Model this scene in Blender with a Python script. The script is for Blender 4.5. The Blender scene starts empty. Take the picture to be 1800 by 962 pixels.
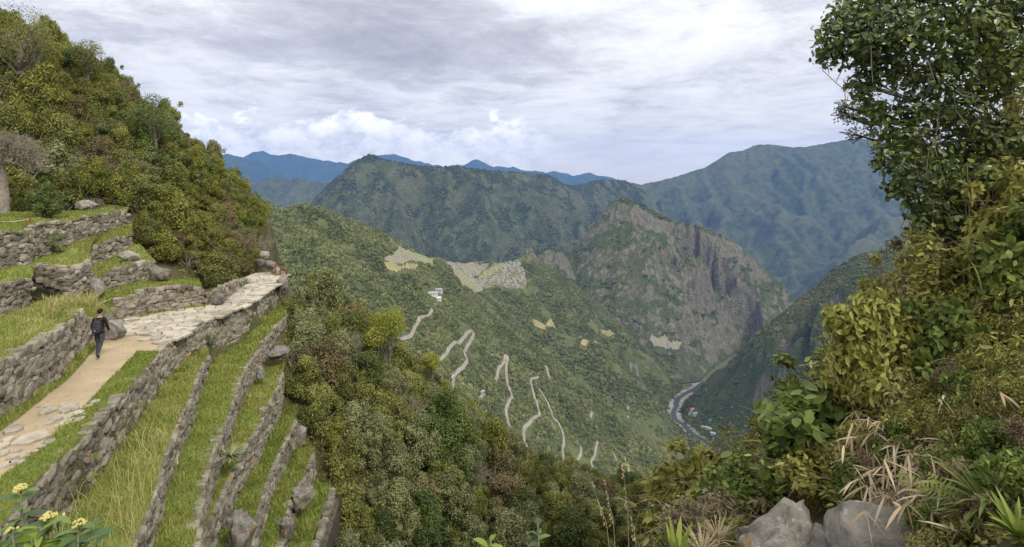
import bpy, math, random
import numpy as np
from mathutils import Vector, Matrix, Euler

# ------------------------------------------------------------------ camera, sky, sun, exposure
SC = bpy.context.scene
COL = SC.collection
F = 1000.0; CX = 900.0; HY = 320.0          # focal length / principal point / horizon of the photograph (1800 px wide)

cam_d = bpy.data.cameras.new('camera')
cam = bpy.data.objects.new('camera', cam_d); COL.objects.link(cam)
cam.location = (0, 0, 0); cam.rotation_euler = (math.radians(90), 0, 0)
cam_d.sensor_width = 36.0; cam_d.lens = 36.0 * F / 1800.0
cam_d.shift_y = -(481.0 - HY) / 1800.0
cam_d.clip_start = 0.1; cam_d.clip_end = 60000
SC.camera = cam

SUN_EL, SUN_AZ = math.radians(44), math.radians(140)      # azimuth clockwise from +Y (view direction)
sun_d = bpy.data.lights.new('sun', 'SUN'); sun_d.energy = 1.5; sun_d.angle = math.radians(11)
sun_d.color = (1.0, 0.95, 0.86)
sun = bpy.data.objects.new('sun', sun_d); COL.objects.link(sun)
sdir = Vector((math.sin(SUN_AZ) * math.cos(SUN_EL), math.cos(SUN_AZ) * math.cos(SUN_EL), math.sin(SUN_EL)))
sun.rotation_euler = (-sdir).to_track_quat('-Z', 'Y').to_euler()

SC.view_settings.view_transform = 'Standard'; SC.view_settings.look = 'None'
SC.view_settings.exposure = 1.0; SC.view_settings.gamma = 1.0; SC.view_settings.use_curve_mapping = False
SC.cycles.use_denoising = True
try: SC.cycles.denoiser = 'OPENIMAGEDENOISE'
except Exception: pass
SC.cycles.max_bounces = 6; SC.cycles.diffuse_bounces = 3; SC.cycles.glossy_bounces = 2
SC.cycles.transmission_bounces = 3; SC.cycles.volume_bounces = 1; SC.cycles.transparent_max_bounces = 6
SC.cycles.sample_clamp_indirect = 4.0

class NT:
    """small node helper"""
    def __init__(s, tree): s.t = tree; s.n = tree.nodes; s.l = tree.links
    def add(s, typ, **kw):
        nd = s.n.new(typ)
        for k, v in kw.items():
            if k.startswith('i_'):
                nd.inputs[k[2:].replace('_', ' ')].default_value = v
            else: setattr(nd, k, v)
        return nd
    def link(s, a, b): s.l.new(a, b)
    def math(s, op, a, b=None, c=None, clamp=False):
        nd = s.n.new('ShaderNodeMath'); nd.operation = op; nd.use_clamp = clamp
        for i, v in enumerate((a, b, c)):
            if v is None: continue
            if isinstance(v, (int, float)): nd.inputs[i].default_value = v
            else: s.l.new(v, nd.inputs[i])
        return nd.outputs[0]
    def mix(s, fac, a, b):
        nd = s.n.new('ShaderNodeMix'); nd.data_type = 'RGBA'
        for sock, v in ((nd.inputs[0], fac), (nd.inputs[6], a), (nd.inputs[7], b)):
            if isinstance(v, (int, float)): sock.default_value = v
            elif isinstance(v, tuple): sock.default_value = (v[0], v[1], v[2], 1)
            else: s.l.new(v, sock)
        return nd.outputs[2]
    def ramp(s, fac, stops, interp='LINEAR'):
        nd = s.n.new('ShaderNodeValToRGB'); cr = nd.color_ramp; cr.interpolation = interp
        while len(cr.elements) > 1: cr.elements.remove(cr.elements[-1])
        for i, (p, c) in enumerate(stops):
            e = cr.elements[0] if i == 0 else cr.elements.new(p)
            e.position = p
            e.color = (c, c, c, 1) if isinstance(c, (int, float)) else (c[0], c[1], c[2], 1)
        s.l.new(fac, nd.inputs[0]); return nd.outputs[0]
    def step(s, v, a, b):
        nd = s.n.new('ShaderNodeMapRange'); nd.interpolation_type = 'SMOOTHSTEP'
        s.l.new(v, nd.inputs[0]); nd.inputs[1].default_value = a; nd.inputs[2].default_value = b
        return nd.outputs[0]
    def noise(s, vec, scale, detail=4, rough=0.55, dist=0.0):
        nd = s.n.new('ShaderNodeTexNoise'); nd.inputs['Scale'].default_value = scale
        nd.inputs['Detail'].default_value = detail; nd.inputs['Roughness'].default_value = rough
        nd.inputs['Distortion'].default_value = dist
        if vec is not None: s.l.new(vec, nd.inputs['Vector'])
        return nd.outputs[0]

def build_world():
    w = bpy.data.worlds.new('World'); SC.world = w; w.use_nodes = True
    T = NT(w.node_tree); T.n.clear()
    out = T.add('ShaderNodeOutputWorld'); bg = T.add('ShaderNodeBackground')
    sky = T.add('ShaderNodeTexSky'); sky.sky_type = 'NISHITA'; sky.sun_disc = False
    sky.sun_elevation = SUN_EL; sky.sun_rotation = SUN_AZ; sky.altitude = 2700
    tc = T.add('ShaderNodeTexCoord'); sep = T.add('ShaderNodeSeparateXYZ'); T.link(tc.outputs['Generated'], sep.inputs[0])
    x, y, z = sep.outputs
    zz = T.math('ADD', T.math('MAXIMUM', z, 0.0), 0.10)
    px = T.math('DIVIDE', x, zz); py = T.math('DIVIDE', y, zz)
    cmb = T.add('ShaderNodeCombineXYZ'); T.link(px, cmb.inputs[0]); T.link(py, cmb.inputs[1])
    P = cmb.outputs[0]
    wv = T.add('ShaderNodeTexNoise'); wv.inputs['Scale'].default_value = 1.1; wv.inputs['Detail'].default_value = 5; T.link(P, wv.inputs['Vector'])
    sv = T.add('ShaderNodeVectorMath', operation='MULTIPLY_ADD'); T.link(wv.outputs['Color'], sv.inputs[0]); sv.inputs[1].default_value = (0.7, 0.7, 0.7); T.link(P, sv.inputs[2])
    n1 = T.noise(sv.outputs[0], 0.50, 9, 0.60, 0.0)
    mp = T.add('ShaderNodeMapping'); mp.inputs['Location'].default_value = (3.1, 7.7, 2.0); T.link(sv.outputs[0], mp.inputs[0])
    n2 = T.noise(mp.outputs[0], 1.9, 12, 0.70, 0.0)
    base = T.math('ADD', T.math('MULTIPLY', n1, 0.46), T.math('MULTIPLY', n2, 0.53))
    # the heavy dark cloud deck over the left middle of the view, and its fraying lower rim
    def blob(ax, ay, sx, sy, amp):
        dx = T.math('MULTIPLY', T.math('SUBTRACT', px, ax), 1.0 / sx); dy = T.math('MULTIPLY', T.math('SUBTRACT', py, ay), 1.0 / sy)
        r = T.math('ADD', T.math('MULTIPLY', dx, dx), T.math('MULTIPLY', dy, dy))
        return T.math('MULTIPLY', T.math('POWER', 2.718, T.math('MULTIPLY', r, -1.0)), amp)
    b = T.math('SUBTRACT', base, blob(-0.75, 2.75, 0.62, 0.75, 0.19))
    b = T.math('SUBTRACT', b, blob(-0.10, 2.95, 0.45, 0.5, 0.10))
    b = T.math('ADD', b, blob(-1.6, 3.6, 0.7, 0.7, 0.06))
    b = T.math('ADD', b, blob(0.9, 4.0, 1.4, 1.2, 0.05))
    cloud = T.ramp(b, [(0.20, (0.17, 0.166, 0.182)), (0.32, (0.24, 0.236, 0.252)), (0.425, (0.325, 0.322, 0.335)), (0.485, (0.415, 0.412, 0.418)), (0.535, (0.48, 0.476, 0.474)), (0.61, (0.54, 0.535, 0.53))])
    # low cumulus heaped along the far range
    dirv = T.add('ShaderNodeCombineXYZ')
    az = T.math('DIVIDE', x, y); el = T.math('DIVIDE', z, y)
    T.link(T.math('MULTIPLY', az, 1.0), dirv.inputs[0]); T.link(T.math('MULTIPLY', el, 1.7), dirv.inputs[1])
    p1 = T.noise(dirv.outputs[0], 9.0, 8, 0.62, 0.35)
    p2 = T.noise(dirv.outputs[0], 26.0, 6, 0.62, 0.2)
    top = T.math('ADD', 0.076, T.math('MULTIPLY', T.math('SUBTRACT', p1, 0.5), 0.24))
    band = T.math('MULTIPLY', T.step(az, -0.75, -0.50), T.math('SUBTRACT', 1.0, T.step(az, 0.0, 0.12)))
    band = T.math('MULTIPLY', band, T.step(y, 0.2, 0.4))
    m = T.step(T.math('SUBTRACT', T.math('ADD', top, T.math('MULTIPLY', band, 0.03)), el), -0.008, 0.012)
    m = T.math('MULTIPLY', m, band)
    shade = T.ramp(T.math('ADD', T.math('MULTIPLY', p2, 0.6), T.math('MULTIPLY', p1, 0.4)), [(0.40, (0.34, 0.34, 0.37)), (0.48, (0.55, 0.555, 0.57)), (0.56, (0.74, 0.72, 0.69))])
    cum = T.mix(m, cloud, shade)
    # warm tint painted into the low sky all round, offsetting the haze's blue
    lowp = T.math('SUBTRACT', 1.0, T.step(z, 0.0, 0.15))
    cum = T.mix(T.math('MULTIPLY', lowp, 0.68), cum, (0.62, 0.555, 0.475))
    skyb = T.add('ShaderNodeVectorMath', operation='SCALE'); T.link(sky.outputs[0], skyb.inputs[0]); skyb.inputs[3].default_value = 0.07
    fin = T.mix(0.94, skyb.outputs[0], cum)
    # overcast skies are about three times brighter overhead than at the horizon
    gr = T.math('ADD', 0.80, T.math('MULTIPLY', T.math('MAXIMUM', z, 0.0), 1.5))
    gs = T.add('ShaderNodeVectorMath', operation='SCALE'); T.link(fin, gs.inputs[0]); T.link(gr, gs.inputs[3]); fin = gs.outputs[0]
    T.link(fin, bg.inputs[0]); bg.inputs[1].default_value = 1.0
    T.link(bg.outputs[0], out.inputs[0])
build_world()

# ------------------------------------------------------------------ helpers
random.seed(7); RNG = np.random.default_rng(11)
def P(px, py, D): return ((px - CX) / F * D, D, (HY - py) / F * D)
def PZ(px, py, z):                       # pixel seen on the level plane z
    D = -z * F / (py - HY); return ((px - CX) / F * D, D)

def tag(o, label=None, cat=None, group=None, kind=None):
    if label: o['label'] = label
    if cat: o['category'] = cat
    if group: o['group'] = group
    if kind: o['kind'] = kind
    return o
def empty(name, loc=(0, 0, 0), rz=0.0):
    o = bpy.data.objects.new(name, None); COL.objects.link(o); o.location = loc; o.rotation_euler = (0, 0, rz)
    o.empty_display_size = 0.2; return o
def link(name, me, parent=None, loc=None):
    o = bpy.data.objects.new(name, me); COL.objects.link(o)
    if parent is not None: o.parent = parent
    if loc is not None: o.location = loc
    return o
def mesh_np(name, V, faces, mat=None, smooth=False, tint=None):
    """V (n,3); faces: array (m,k) or list of such arrays; tint: value per face"""
    V = np.asarray(V, dtype=np.float32)
    if isinstance(faces, np.ndarray): faces = [faces]
    me = bpy.data.meshes.new(name)
    me.vertices.add(len(V)); me.vertices.foreach_set('co', V.ravel())
    idx = np.concatenate([f.ravel() for f in faces]).astype(np.int32)
    cnt = np.concatenate([np.full(len(f), f.shape[1]) for f in faces]).astype(np.int32)
    st = np.concatenate([[0], np.cumsum(cnt)[:-1]]).astype(np.int32)
    me.loops.add(len(idx)); me.loops.foreach_set('vertex_index', idx)
    me.polygons.add(len(cnt)); me.polygons.foreach_set('loop_start', st); me.polygons.foreach_set('loop_total', cnt)
    me.polygons.foreach_set('use_smooth', np.full(len(cnt), smooth))
    if tint is not None:
        a = me.attributes.new('tint', 'FLOAT', 'FACE'); a.data.foreach_set('value', np.asarray(tint, dtype=np.float32))
    if mat: me.materials.append(mat)
    me.update(calc_edges=True); return me
def mesh_py(name, V, Fc, mat=None, smooth=False):
    me = bpy.data.meshes.new(name); me.from_pydata([tuple(v) for v in V], [], [tuple(f) for f in Fc])
    if mat: me.materials.append(mat)
    if smooth: me.polygons.foreach_set('use_smooth', [True] * len(me.polygons))
    me.update(); return me

def gnoise(x, y, seed=0):
    xi = np.floor(x).astype(np.int64); yi = np.floor(y).astype(np.int64); xf = x - xi; yf = y - yi
    def g(ix, iy, dx, dy):
        h = (ix * 374761393 + iy * 668265263 + seed * 974634221) & 0xffffffff
        h = ((h ^ (h >> 13)) * 1274126177) & 0xffffffff
        h = h ^ (h >> 16)
        a = (h & 0xffff) / 65536.0 * 2 * np.pi
        return np.cos(a) * dx + np.sin(a) * dy
    u = xf * xf * xf * (xf * (xf * 6 - 15) + 10); v = yf * yf * yf * (yf * (yf * 6 - 15) + 10)
    a = g(xi, yi, xf, yf); b = g(xi + 1, yi, xf - 1, yf); c = g(xi, yi + 1, xf, yf - 1); d = g(xi + 1, yi + 1, xf - 1, yf - 1)
    return (a * (1 - u) + b * u) * (1 - v) + (c * (1 - u) + d * u) * v
def fbm(x, y, oct=4, seed=0, gain=0.5):
    s = 0; a = 1.0
    for i in range(oct):
        s = s + a * gnoise(x * 2 ** i + 17.3 * i, y * 2 ** i - 9.1 * i, seed + i); a *= gain
    return s
def ridged(x, y, oct=4, seed=0):
    s = 0; a = 1.0
    for i in range(oct):
        s = s + a * (1 - 2 * np.abs(gnoise(x * 2 ** i, y * 2 ** i, seed + i)) * 1.4); a *= 0.5
    return s / 1.9
# ------------------------------------------------------------------ materials of the land
def new_mat(name):
    m = bpy.data.materials.new(name); m.use_nodes = True
    T = NT(m.node_tree); bs = T.n['Principled BSDF']; bs.inputs['Roughness'].default_value = 0.9
    try: bs.inputs['Specular IOR Level'].default_value = 0.2
    except Exception: pass
    return m, T, bs

def land_mat(name, green, green2, dry, rock, rock2, can, rock_lo, rock_hi, dryamt=0.5, bump=6.0, streak=0.012):
    """forested mountain side: canopy mottling by grain 'can' (metres), rock where it is steep"""
    m, T, bs = new_mat(name)
    geo = T.add('ShaderNodeNewGeometry'); pos = geo.outputs['Position']
    sep = T.add('ShaderNodeSeparateXYZ'); T.link(geo.outputs['Normal'], sep.inputs[0])
    big = T.noise(pos, 1 / (can * 40), 5, 0.6); mid = T.noise(pos, 1 / (can * 6), 4, 0.6)
    vor = T.add('ShaderNodeTexVoronoi'); vor.inputs['Scale'].default_value = 1 / can; T.link(pos, vor.inputs['Vector'])
    fine = T.noise(pos, 1.6 / can, 3, 0.6)
    c = T.mix(T.ramp(mid, [(0.36, 0.0), (0.64, 1.0)]), green, green2)
    c = T.mix(T.math('MULTIPLY', T.ramp(big, [(0.46, 0.0), (0.62, 1.0)]), dryamt), c, dry)
    hsv = T.add('ShaderNodeHueSaturation'); T.link(c, hsv.inputs['Color'])
    T.link(T.math('ADD', 0.55, T.math('MULTIPLY', T.math('ADD', vor.outputs['Color'], fine), 0.45)), hsv.inputs['Value'])
    c = hsv.outputs[0]
    # rock: steepness broken up by vertical streaks
    mp = T.add('ShaderNodeMapping'); mp.inputs['Scale'].default_value = (1, 1, 0.36); T.link(pos, mp.inputs[0])
    st = T.noise(mp.outputs[0], streak, 6, 0.66); st2 = T.noise(mp.outputs[0], streak * 5, 5, 0.65)
    steep = T.math('SUBTRACT', 1.0, sep.outputs[2])
    v = T.math('ADD', steep, T.math('ADD', T.math('MULTIPLY', T.math('SUBTRACT', st, 0.5), 1.0), T.math('MULTIPLY', T.math('SUBTRACT', st2, 0.5), 0.35)))
    rk = T.step(v, rock_lo, rock_hi)
    rc = T.mix(T.ramp(st2, [(0.35, 0.0), (0.62, 1.0)]), rock, rock2)
    rc = T.mix(T.ramp(T.noise(pos, streak * 8, 4, 0.7), [(0.66, 0.0), (0.74, 0.8)]), rc, (0.42, 0.39, 0.36))
    c = T.mix(rk, c, rc)
    T.link(c, bs.inputs['Base Color'])
    bp = T.add('ShaderNodeBump'); bp.inputs['Distance'].default_value = bump; bp.inputs['Strength'].default_value = 0.9
    hgt = T.math('ADD', T.math('MULTIPLY', T.math('SUBTRACT', 1.0, vor.outputs['Distance']), 0.7), T.math('ADD', T.math('MULTIPLY', st2, 1.2), mid))
    T.link(hgt, bp.inputs['Height']); T.link(bp.outputs[0], bs.inputs['Normal'])
    return m

def poly_dist(X, Y, pts):
    d = np.full(np.shape(X), 1e9)
    for a, b in zip(pts[:-1], pts[1:]):
        ux, uy = b[0] - a[0], b[1] - a[1]; L2 = ux * ux + uy * uy + 1e-9
        t = np.clip(((X - a[0]) * ux + (Y - a[1]) * uy) / L2, 0, 1)
        d = np.minimum(d, np.hypot(X - a[0] - t * ux, Y - a[1] - t * uy))
    return d
# ------------------------------------------------------------------ terrain from ridge lines
class Terrain:
    def __init__(s, name, x0, x1, y0, y1, step, floor):
        s.name = name; s.x = np.arange(x0, x1 + step, step); s.y = np.arange(y0, y1 + step, step); s.step = step
        s.X, s.Y = np.meshgrid(s.x, s.y); s.Z = np.full(s.X.shape, floor, float); s.floor = floor
    def carve(s, ridges, warp=0.0, wscale=300.0, seed=1):
        X = s.X + warp * fbm(s.X / wscale, s.Y / wscale, 3, seed); Y = s.Y + warp * fbm(s.X / wscale + 40, s.Y / wscale, 3, seed + 5)
        for pts, prof in ridges:
            pts = np.asarray(pts, float)
            for a, b in zip(pts[:-1], pts[1:]):
                d = b[:2] - a[:2]; L2 = max(d @ d, 1e-6)
                t = np.clip(((X - a[0]) * d[0] + (Y - a[1]) * d[1]) / L2, 0, 1)
                dist = np.hypot(X - a[0] - t * d[0], Y - a[1] - t * d[1])
                z = a[2] + t * (b[2] - a[2])
                for s_, l_ in prof:           # slope s_ over the next l_ metres away from the crest
                    q = np.minimum(dist, l_); z = z - s_ * q; dist = dist - q
                s.Z = np.maximum(s.Z, z)
    def sample(s, x, y):
        x = np.asarray(x, float); y = np.asarray(y, float)
        u = np.clip((x - s.x[0]) / s.step, 0, len(s.x) - 1.001); v = np.clip((y - s.y[0]) / s.step, 0, len(s.y) - 1.001)
        i = u.astype(int); j = v.astype(int); fu = u - i; fv = v - j; Z = s.Z
        z = (Z[j, i] * (1 - fu) + Z[j, i + 1] * fu) * (1 - fv) + (Z[j + 1, i] * (1 - fu) + Z[j + 1, i + 1] * fu) * fv
        out = (x < s.x[0]) | (x > s.x[-1]) | (y < s.y[0]) | (y > s.y[-1])
        return np.where(out, -1e4, z)
    def build(s, mat, label):
        ny, nx = s.X.shape; V = np.stack([s.X, s.Y, s.Z], -1).reshape(-1, 3)
        i = np.arange(nx - 1)[None, :] + nx * np.arange(ny - 1)[:, None]; i = i.ravel()
        Fq = np.stack([i, i + 1, i + nx + 1, i + nx], -1)
        zf = V[:, 2].reshape(-1)[Fq].max(1); Fq = Fq[zf > s.floor + 0.5]        # nothing below the valley floor
        used = np.unique(Fq); rem = np.full(len(V), -1); rem[used] = np.arange(len(used))
        o = link(s.name, mesh_np(s.name, V[used], rem[Fq], mat, True)); tag(o, label, kind='structure'); return o

def spurs(pts, every, slope_fl, length, keep=0.72, rs=None, sides=(1, -1), sub=True, jit=0.5):
    """side ridges running down from a crest"""
    rs = rs or random.Random(3); out = []
    pts = [Vector(p) for p in pts]
    for a, b in zip(pts[:-1], pts[1:]):
        L = (b - a).length; n = max(1, int(round(L / every)))
        d = (b - a).to_2d().normalized() if (b - a).to_2d().length > 1 else Vector((1, 0))
        for k in range(n):
            t = (k + rs.uniform(0.1, 0.9)) / n; p = a.lerp(b, t)
            for sd in sides:
                ang = rs.uniform(-jit, jit); nrm = Vector((-d.y, d.x)) * sd; nrm.rotate(Matrix.Rotation(ang, 2))
                g = slope_fl * keep * rs.uniform(0.9, 1.12); Ls = length * rs.uniform(0.6, 1.3)
                line = [p.copy()]; q = p.copy(); di = nrm.copy()
                for j in range(4):
                    di.rotate(Matrix.Rotation(rs.uniform(-0.25, 0.25), 2))
                    q = q + Vector((di.x, di.y, -g)) * (Ls / 4); line.append(q.copy())
                out.append(line)
                if sub:
                    for j in (1, 2, 3):
                        for s2 in (1, -1):
                            if rs.random() < 0.7:
                                dd = (line[j + 1] - line[j]).to_2d().normalized(); dd.rotate(Matrix.Rotation(s2 * rs.uniform(0.6, 1.1), 2))
                                l2 = Ls * rs.uniform(0.2, 0.4); q0 = line[j]
                                out.append([q0, q0 + Vector((dd.x, dd.y, -g * 1.05)) * l2 * 0.5, q0 + Vector((dd.x, dd.y, -g * 1.12)) * l2])
    return out
def PP(*a): return [P(*p) for p in a]

FLOOR = -748.0
M_FOREST = land_mat('forest_slope', (0.060, 0.078, 0.026), (0.100, 0.112, 0.038), (0.13, 0.115, 0.05), (0.13, 0.115, 0.095), (0.21, 0.19, 0.16), 5.0, 0.66, 0.80, 0.55, 3.0)
M_PEAK = land_mat('rocky_peak', (0.042, 0.060, 0.022), (0.070, 0.080, 0.030), (0.095, 0.088, 0.045), (0.088, 0.079, 0.054), (0.172, 0.153, 0.110), 7.0, 0.35, 0.50, 0.5, 7.0, 0.016)
M_HILL = land_mat('grass_hill', (0.050, 0.066, 0.024), (0.074, 0.086, 0.034), (0.105, 0.100, 0.048), (0.12, 0.105, 0.085), (0.19, 0.17, 0.14), 6.0, 0.72, 0.86, 0.7, 4.0)
M_RANGE = land_mat('dark_range', (0.038, 0.050, 0.020), (0.090, 0.098, 0.042), (0.120, 0.108, 0.058), (0.12, 0.105, 0.095), (0.20, 0.175, 0.155), 13.0, 0.72, 0.9, 0.4, 14.0, 0.005)
M_FAR = land_mat('far_range', (0.035, 0.052, 0.030), (0.050, 0.068, 0.036), (0.06, 0.07, 0.04), (0.10, 0.09, 0.09), (0.15, 0.13, 0.13), 30.0, 0.8, 1.0, 0.3, 25.0, 0.003)

rs = random.Random(21)
# the long forested flank with the citadel on its saddle and the road below it
crest = PP((330, 350, 860), (430, 362, 1000), (480, 370, 1100), (505, 366, 1180), (520, 359, 1200), (540, 362, 1225), (552, 369, 1240), (566, 365, 1260), (600, 386, 1350), (660, 415, 1550), (715, 440, 1750), (760, 455, 1900), (800, 463, 2000), (850, 463, 2080), (905, 462, 2170), (925, 452, 2330))
spur_c = PP((830, 508, 1880), (895, 540, 1830), (955, 572, 1800), (1010, 592, 1770), (1048, 607, 1750), (1062, 640, 1735))
spur_d = PP((905, 470, 2170), (960, 530, 2120), (1040, 575, 2050), (1075, 585, 2000), (1090, 625, 1960))
flank = [(0.50, 150), (0.84, 4000)]
slope = Terrain('valley_slope', -1100, 900, 70, 2420, 6.0, FLOOR)
R = [(crest, flank), (spur_c, [(0.45, 45), (1.1, 60), (0.75, 2000)]), (spur_d, [(0.45, 45), (1.1, 60), (0.75, 2000)])]
for sp in spurs(crest[1:13], 150, 0.70, 800, 0.98, rs, sides=(-1,)): R.append((sp, [(0.98, 3000)]))
slope.carve(R, 18, 160, 3)
slope.Z += 10 * fbm(slope.X / 90, slope.Y / 90, 4, 31) * np.clip((slope.Z - FLOOR) / 60, 0, 1)

# the rock peak behind the citadel
pk = Terrain('rocky_peak', 60, 1560, 1960, 3300, 5.5, FLOOR)
pcrest = PP((900, 475, 2400), (914, 440, 2450), (926, 424, 2470), (936, 438, 2490), (945, 452, 2500), (957, 437, 2530), (975, 434, 2550), (988, 446, 2580), (1000, 456, 2610), (1022, 432, 2670), (1045, 393, 2690), (1062, 371, 2695), (1075, 357, 2700), (1095, 346, 2700), (1112, 352, 2705), (1135, 364, 2715), (1160, 376, 2730), (1185, 388, 2740), (1222, 394, 2750), (1260, 406, 2760), (1290, 424, 2750), (1318, 446, 2725), (1342, 470, 2700), (1372, 497, 2650), (1400, 527, 2600), (1416, 545, 2580), (1425, 575, 2540), (1428, 620, 2490))
R = [(pcrest, [(1.15, 25), (1.9, 150), (1.05, 170), (0.75, 3000)])]
for sp in spurs(pcrest[9:-2], 120, 1.35, 430, 0.93, rs, jit=0.35): R.append((sp, [(1.5, 70), (1.1, 3000)]))
for sp in spurs(pcrest[1:9], 90, 1.3, 260, 0.93, rs, jit=0.35, sub=False): R.append((sp, [(1.5, 50), (1.1, 3000)]))
R.append((PP((1130, 590, 2440), (1160, 600, 2380), (1195, 615, 2330), (1215, 640, 2290)), [(0.2, 40), (1.7, 80), (0.8, 2000)]))     # bench with the small terraces
pk.carve(R, 14, 90, 8)
amp = np.clip((pk.Z - FLOOR) / 120, 0, 1) * np.clip(poly_dist(pk.X, pk.Y, [q[:2] for q in pcrest]) / 70, 0.22, 1)
pk.Z += amp * (22 * (ridged(pk.X / 75 + .4 * fbm(pk.X / 90, pk.Y / 90, 2, 9), pk.Y / 420, 3, 47) - .75) + 14 * (ridged(pk.X / 70, pk.Y / 70, 4, 44) - 0.5) + 5 * fbm(pk.X / 18, pk.Y / 18, 3, 45))

# the rounded hill on the right bank
hl = Terrain('rounded_hill', 330, 2000, 900, 2300, 7.0, FLOOR)
h1 = PP((1900, 470, 1500), (1700, 436, 1560), (1610, 424, 1580), (1570, 428, 1600), (1530, 441, 1620), (1500, 455, 1650), (1462, 487, 1720), (1430, 519, 1780), (1392, 560, 1840), (1352, 604, 1900), (1322, 640, 1930), (1302, 672, 1940))
h2 = PP((1610, 424, 1580), (1560, 478, 1450), (1520, 500, 1400), (1480, 530, 1370), (1440, 578, 1340), (1405, 640, 1310), (1385, 710, 1280))
h3 = PP((1395, 590, 1760), (1345, 630, 1790), (1320, 621, 1800), (1303, 634, 1805), (1285, 650, 1810), (1268, 662, 1812))
R = [(h1, [(0.75, 60), (1.1, 3000)]), (h2, [(1.0, 60), (1.25, 3000)]), (h3, [(1.0, 3000)])]
for sp in spurs(h1[2:-3], 110, 1.05, 420, 1.0, rs, sides=(1, -1), jit=0.3): R.append((sp, [(1.2, 3000)]))
hl.carve(R, 16, 120, 13)
hl.Z += np.clip((hl.Z - FLOOR) / 60, 0, 1) * 7 * fbm(hl.X / 60, hl.Y / 60, 4, 61)

# the dark mountain in the middle distance
def PM(*a): return [P(p[0], p[1], p[2] * 0.88) for p in a]
mm = Terrain('middle_mountain', -2500, 1700, 2750, 6900, 15, -1000)
c1 = PM((380, 520, 5300), (470, 430, 5200), (550, 356, 5100), (575, 330, 5060), (600, 302, 5020), (632, 280, 5000), (652, 271, 5000), (672, 279, 5010), (700, 284, 5040), (738, 291, 5080), (770, 294, 5120), (800, 291, 5150), (850, 298, 5200), (905, 302, 5600), (960, 306, 6000), (985, 318, 6300), (1003, 326, 6500), (1030, 321, 6800), (1060, 315, 7000), (1090, 316, 7200), (1130, 325, 7400))
R = [(c1, [(0.9, 120), (1.15, 5000)])]
R.append((PM((652, 271, 5000), (668, 315, 4700), (700, 372, 4350), (735, 430, 4000), (760, 470, 3700)), [(1.0, 5000)]))
R.append((PM((600, 302, 5020), (640, 350, 4650), (665, 410, 4300), (690, 470, 3900)), [(1.0, 5000)]))
for sp in spurs(c1[3:], 260, 0.68, 1900, 0.9, rs, sides=(-1,), jit=0.4): R.append((sp, [(1.05, 5000)]))
mm.carve(R, 40, 330, 17)
def crest_mask(t, pts, d):
    return np.clip(poly_dist(t.X, t.Y, [q[:2] for q in pts]) / d, 0.06, 1)
mm.Z += crest_mask(mm, c1, 420) * (13 * fbm(mm.X / 150, mm.Y / 150, 4, 71) + 110 * (ridged(mm.X / 280 + .3 * fbm(mm.X / 300, mm.Y / 300, 2, 7), mm.Y / 800, 3, 73) - .75))

# the high blue massif on the right
def PK(*a): return [P(p[0], p[1], p[2] * 1.22) for p in a]
bm = Terrain('blue_massif', 300, 9300, 4050, 10600, 30, -1100)
c2 = PK((1090, 345, 6300), (1130, 323, 6300), (1180, 312, 6400), (1215, 301, 6450), (1245, 290, 6500), (1262, 279, 6500), (1280, 267, 6500), (1305, 263, 6550), (1340, 252, 6600), (1375, 254, 6600), (1410, 258, 6600), (1450, 251, 6650), (1480, 245, 6650), (1510, 242, 6700), (1560, 250, 6700), (1640, 262, 6700), (1760, 300, 6600), (2000, 330, 6500))
R = [(c2, [(0.8, 200), (1.0, 6000)])]
for sp in spurs(c2[3:], 420, 0.56, 2300, 0.9, rs, sides=(-1,), jit=0.4): R.append((sp, [(0.9, 6000)]))
def add_r(pts, pr, sp_every=420, ln=700):
    R.append((pts, pr))
    for q in spurs(pts, sp_every, 0.66, ln, 0.92, rs, jit=0.4): R.append((q, [(0.95, 6000)]))
add_r(PK((1340, 252, 6600), (1365, 292, 6200), (1375, 340, 5700), (1372, 400, 5100), (1395, 470, 4500), (1410, 540, 4000)), [(0.9, 6000)])
add_r(PK((1245, 290, 6500), (1285, 335, 6000), (1300, 390, 5400), (1330, 450, 4900)), [(0.9, 6000)])
add_r(PK((1180, 312, 6400), (1200, 345, 5900), (1230, 400, 5300)), [(0.9, 6000)])
add_r(PK((1510, 242, 6700), (1500, 300, 6100), (1475, 370, 5500), (1440, 430, 5000)), [(0.9, 6000)])
add_r(PK((1800, 290, 5900), (1640, 340, 5000), (1560, 375, 4600), (1490, 430, 4200), (1450, 475, 3950), (1420, 530, 3700)), [(0.9, 6000)])
bm.carve(R, 80, 600, 19)
bm.Z += crest_mask(bm, c2, 900) * (26 * fbm(bm.X / 260, bm.Y / 260, 4, 81) + 260 * (ridged(bm.X / 700 + .3 * fbm(bm.X / 500, bm.Y / 500, 2, 7), bm.Y / 1500, 3, 83) - .75))

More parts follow.
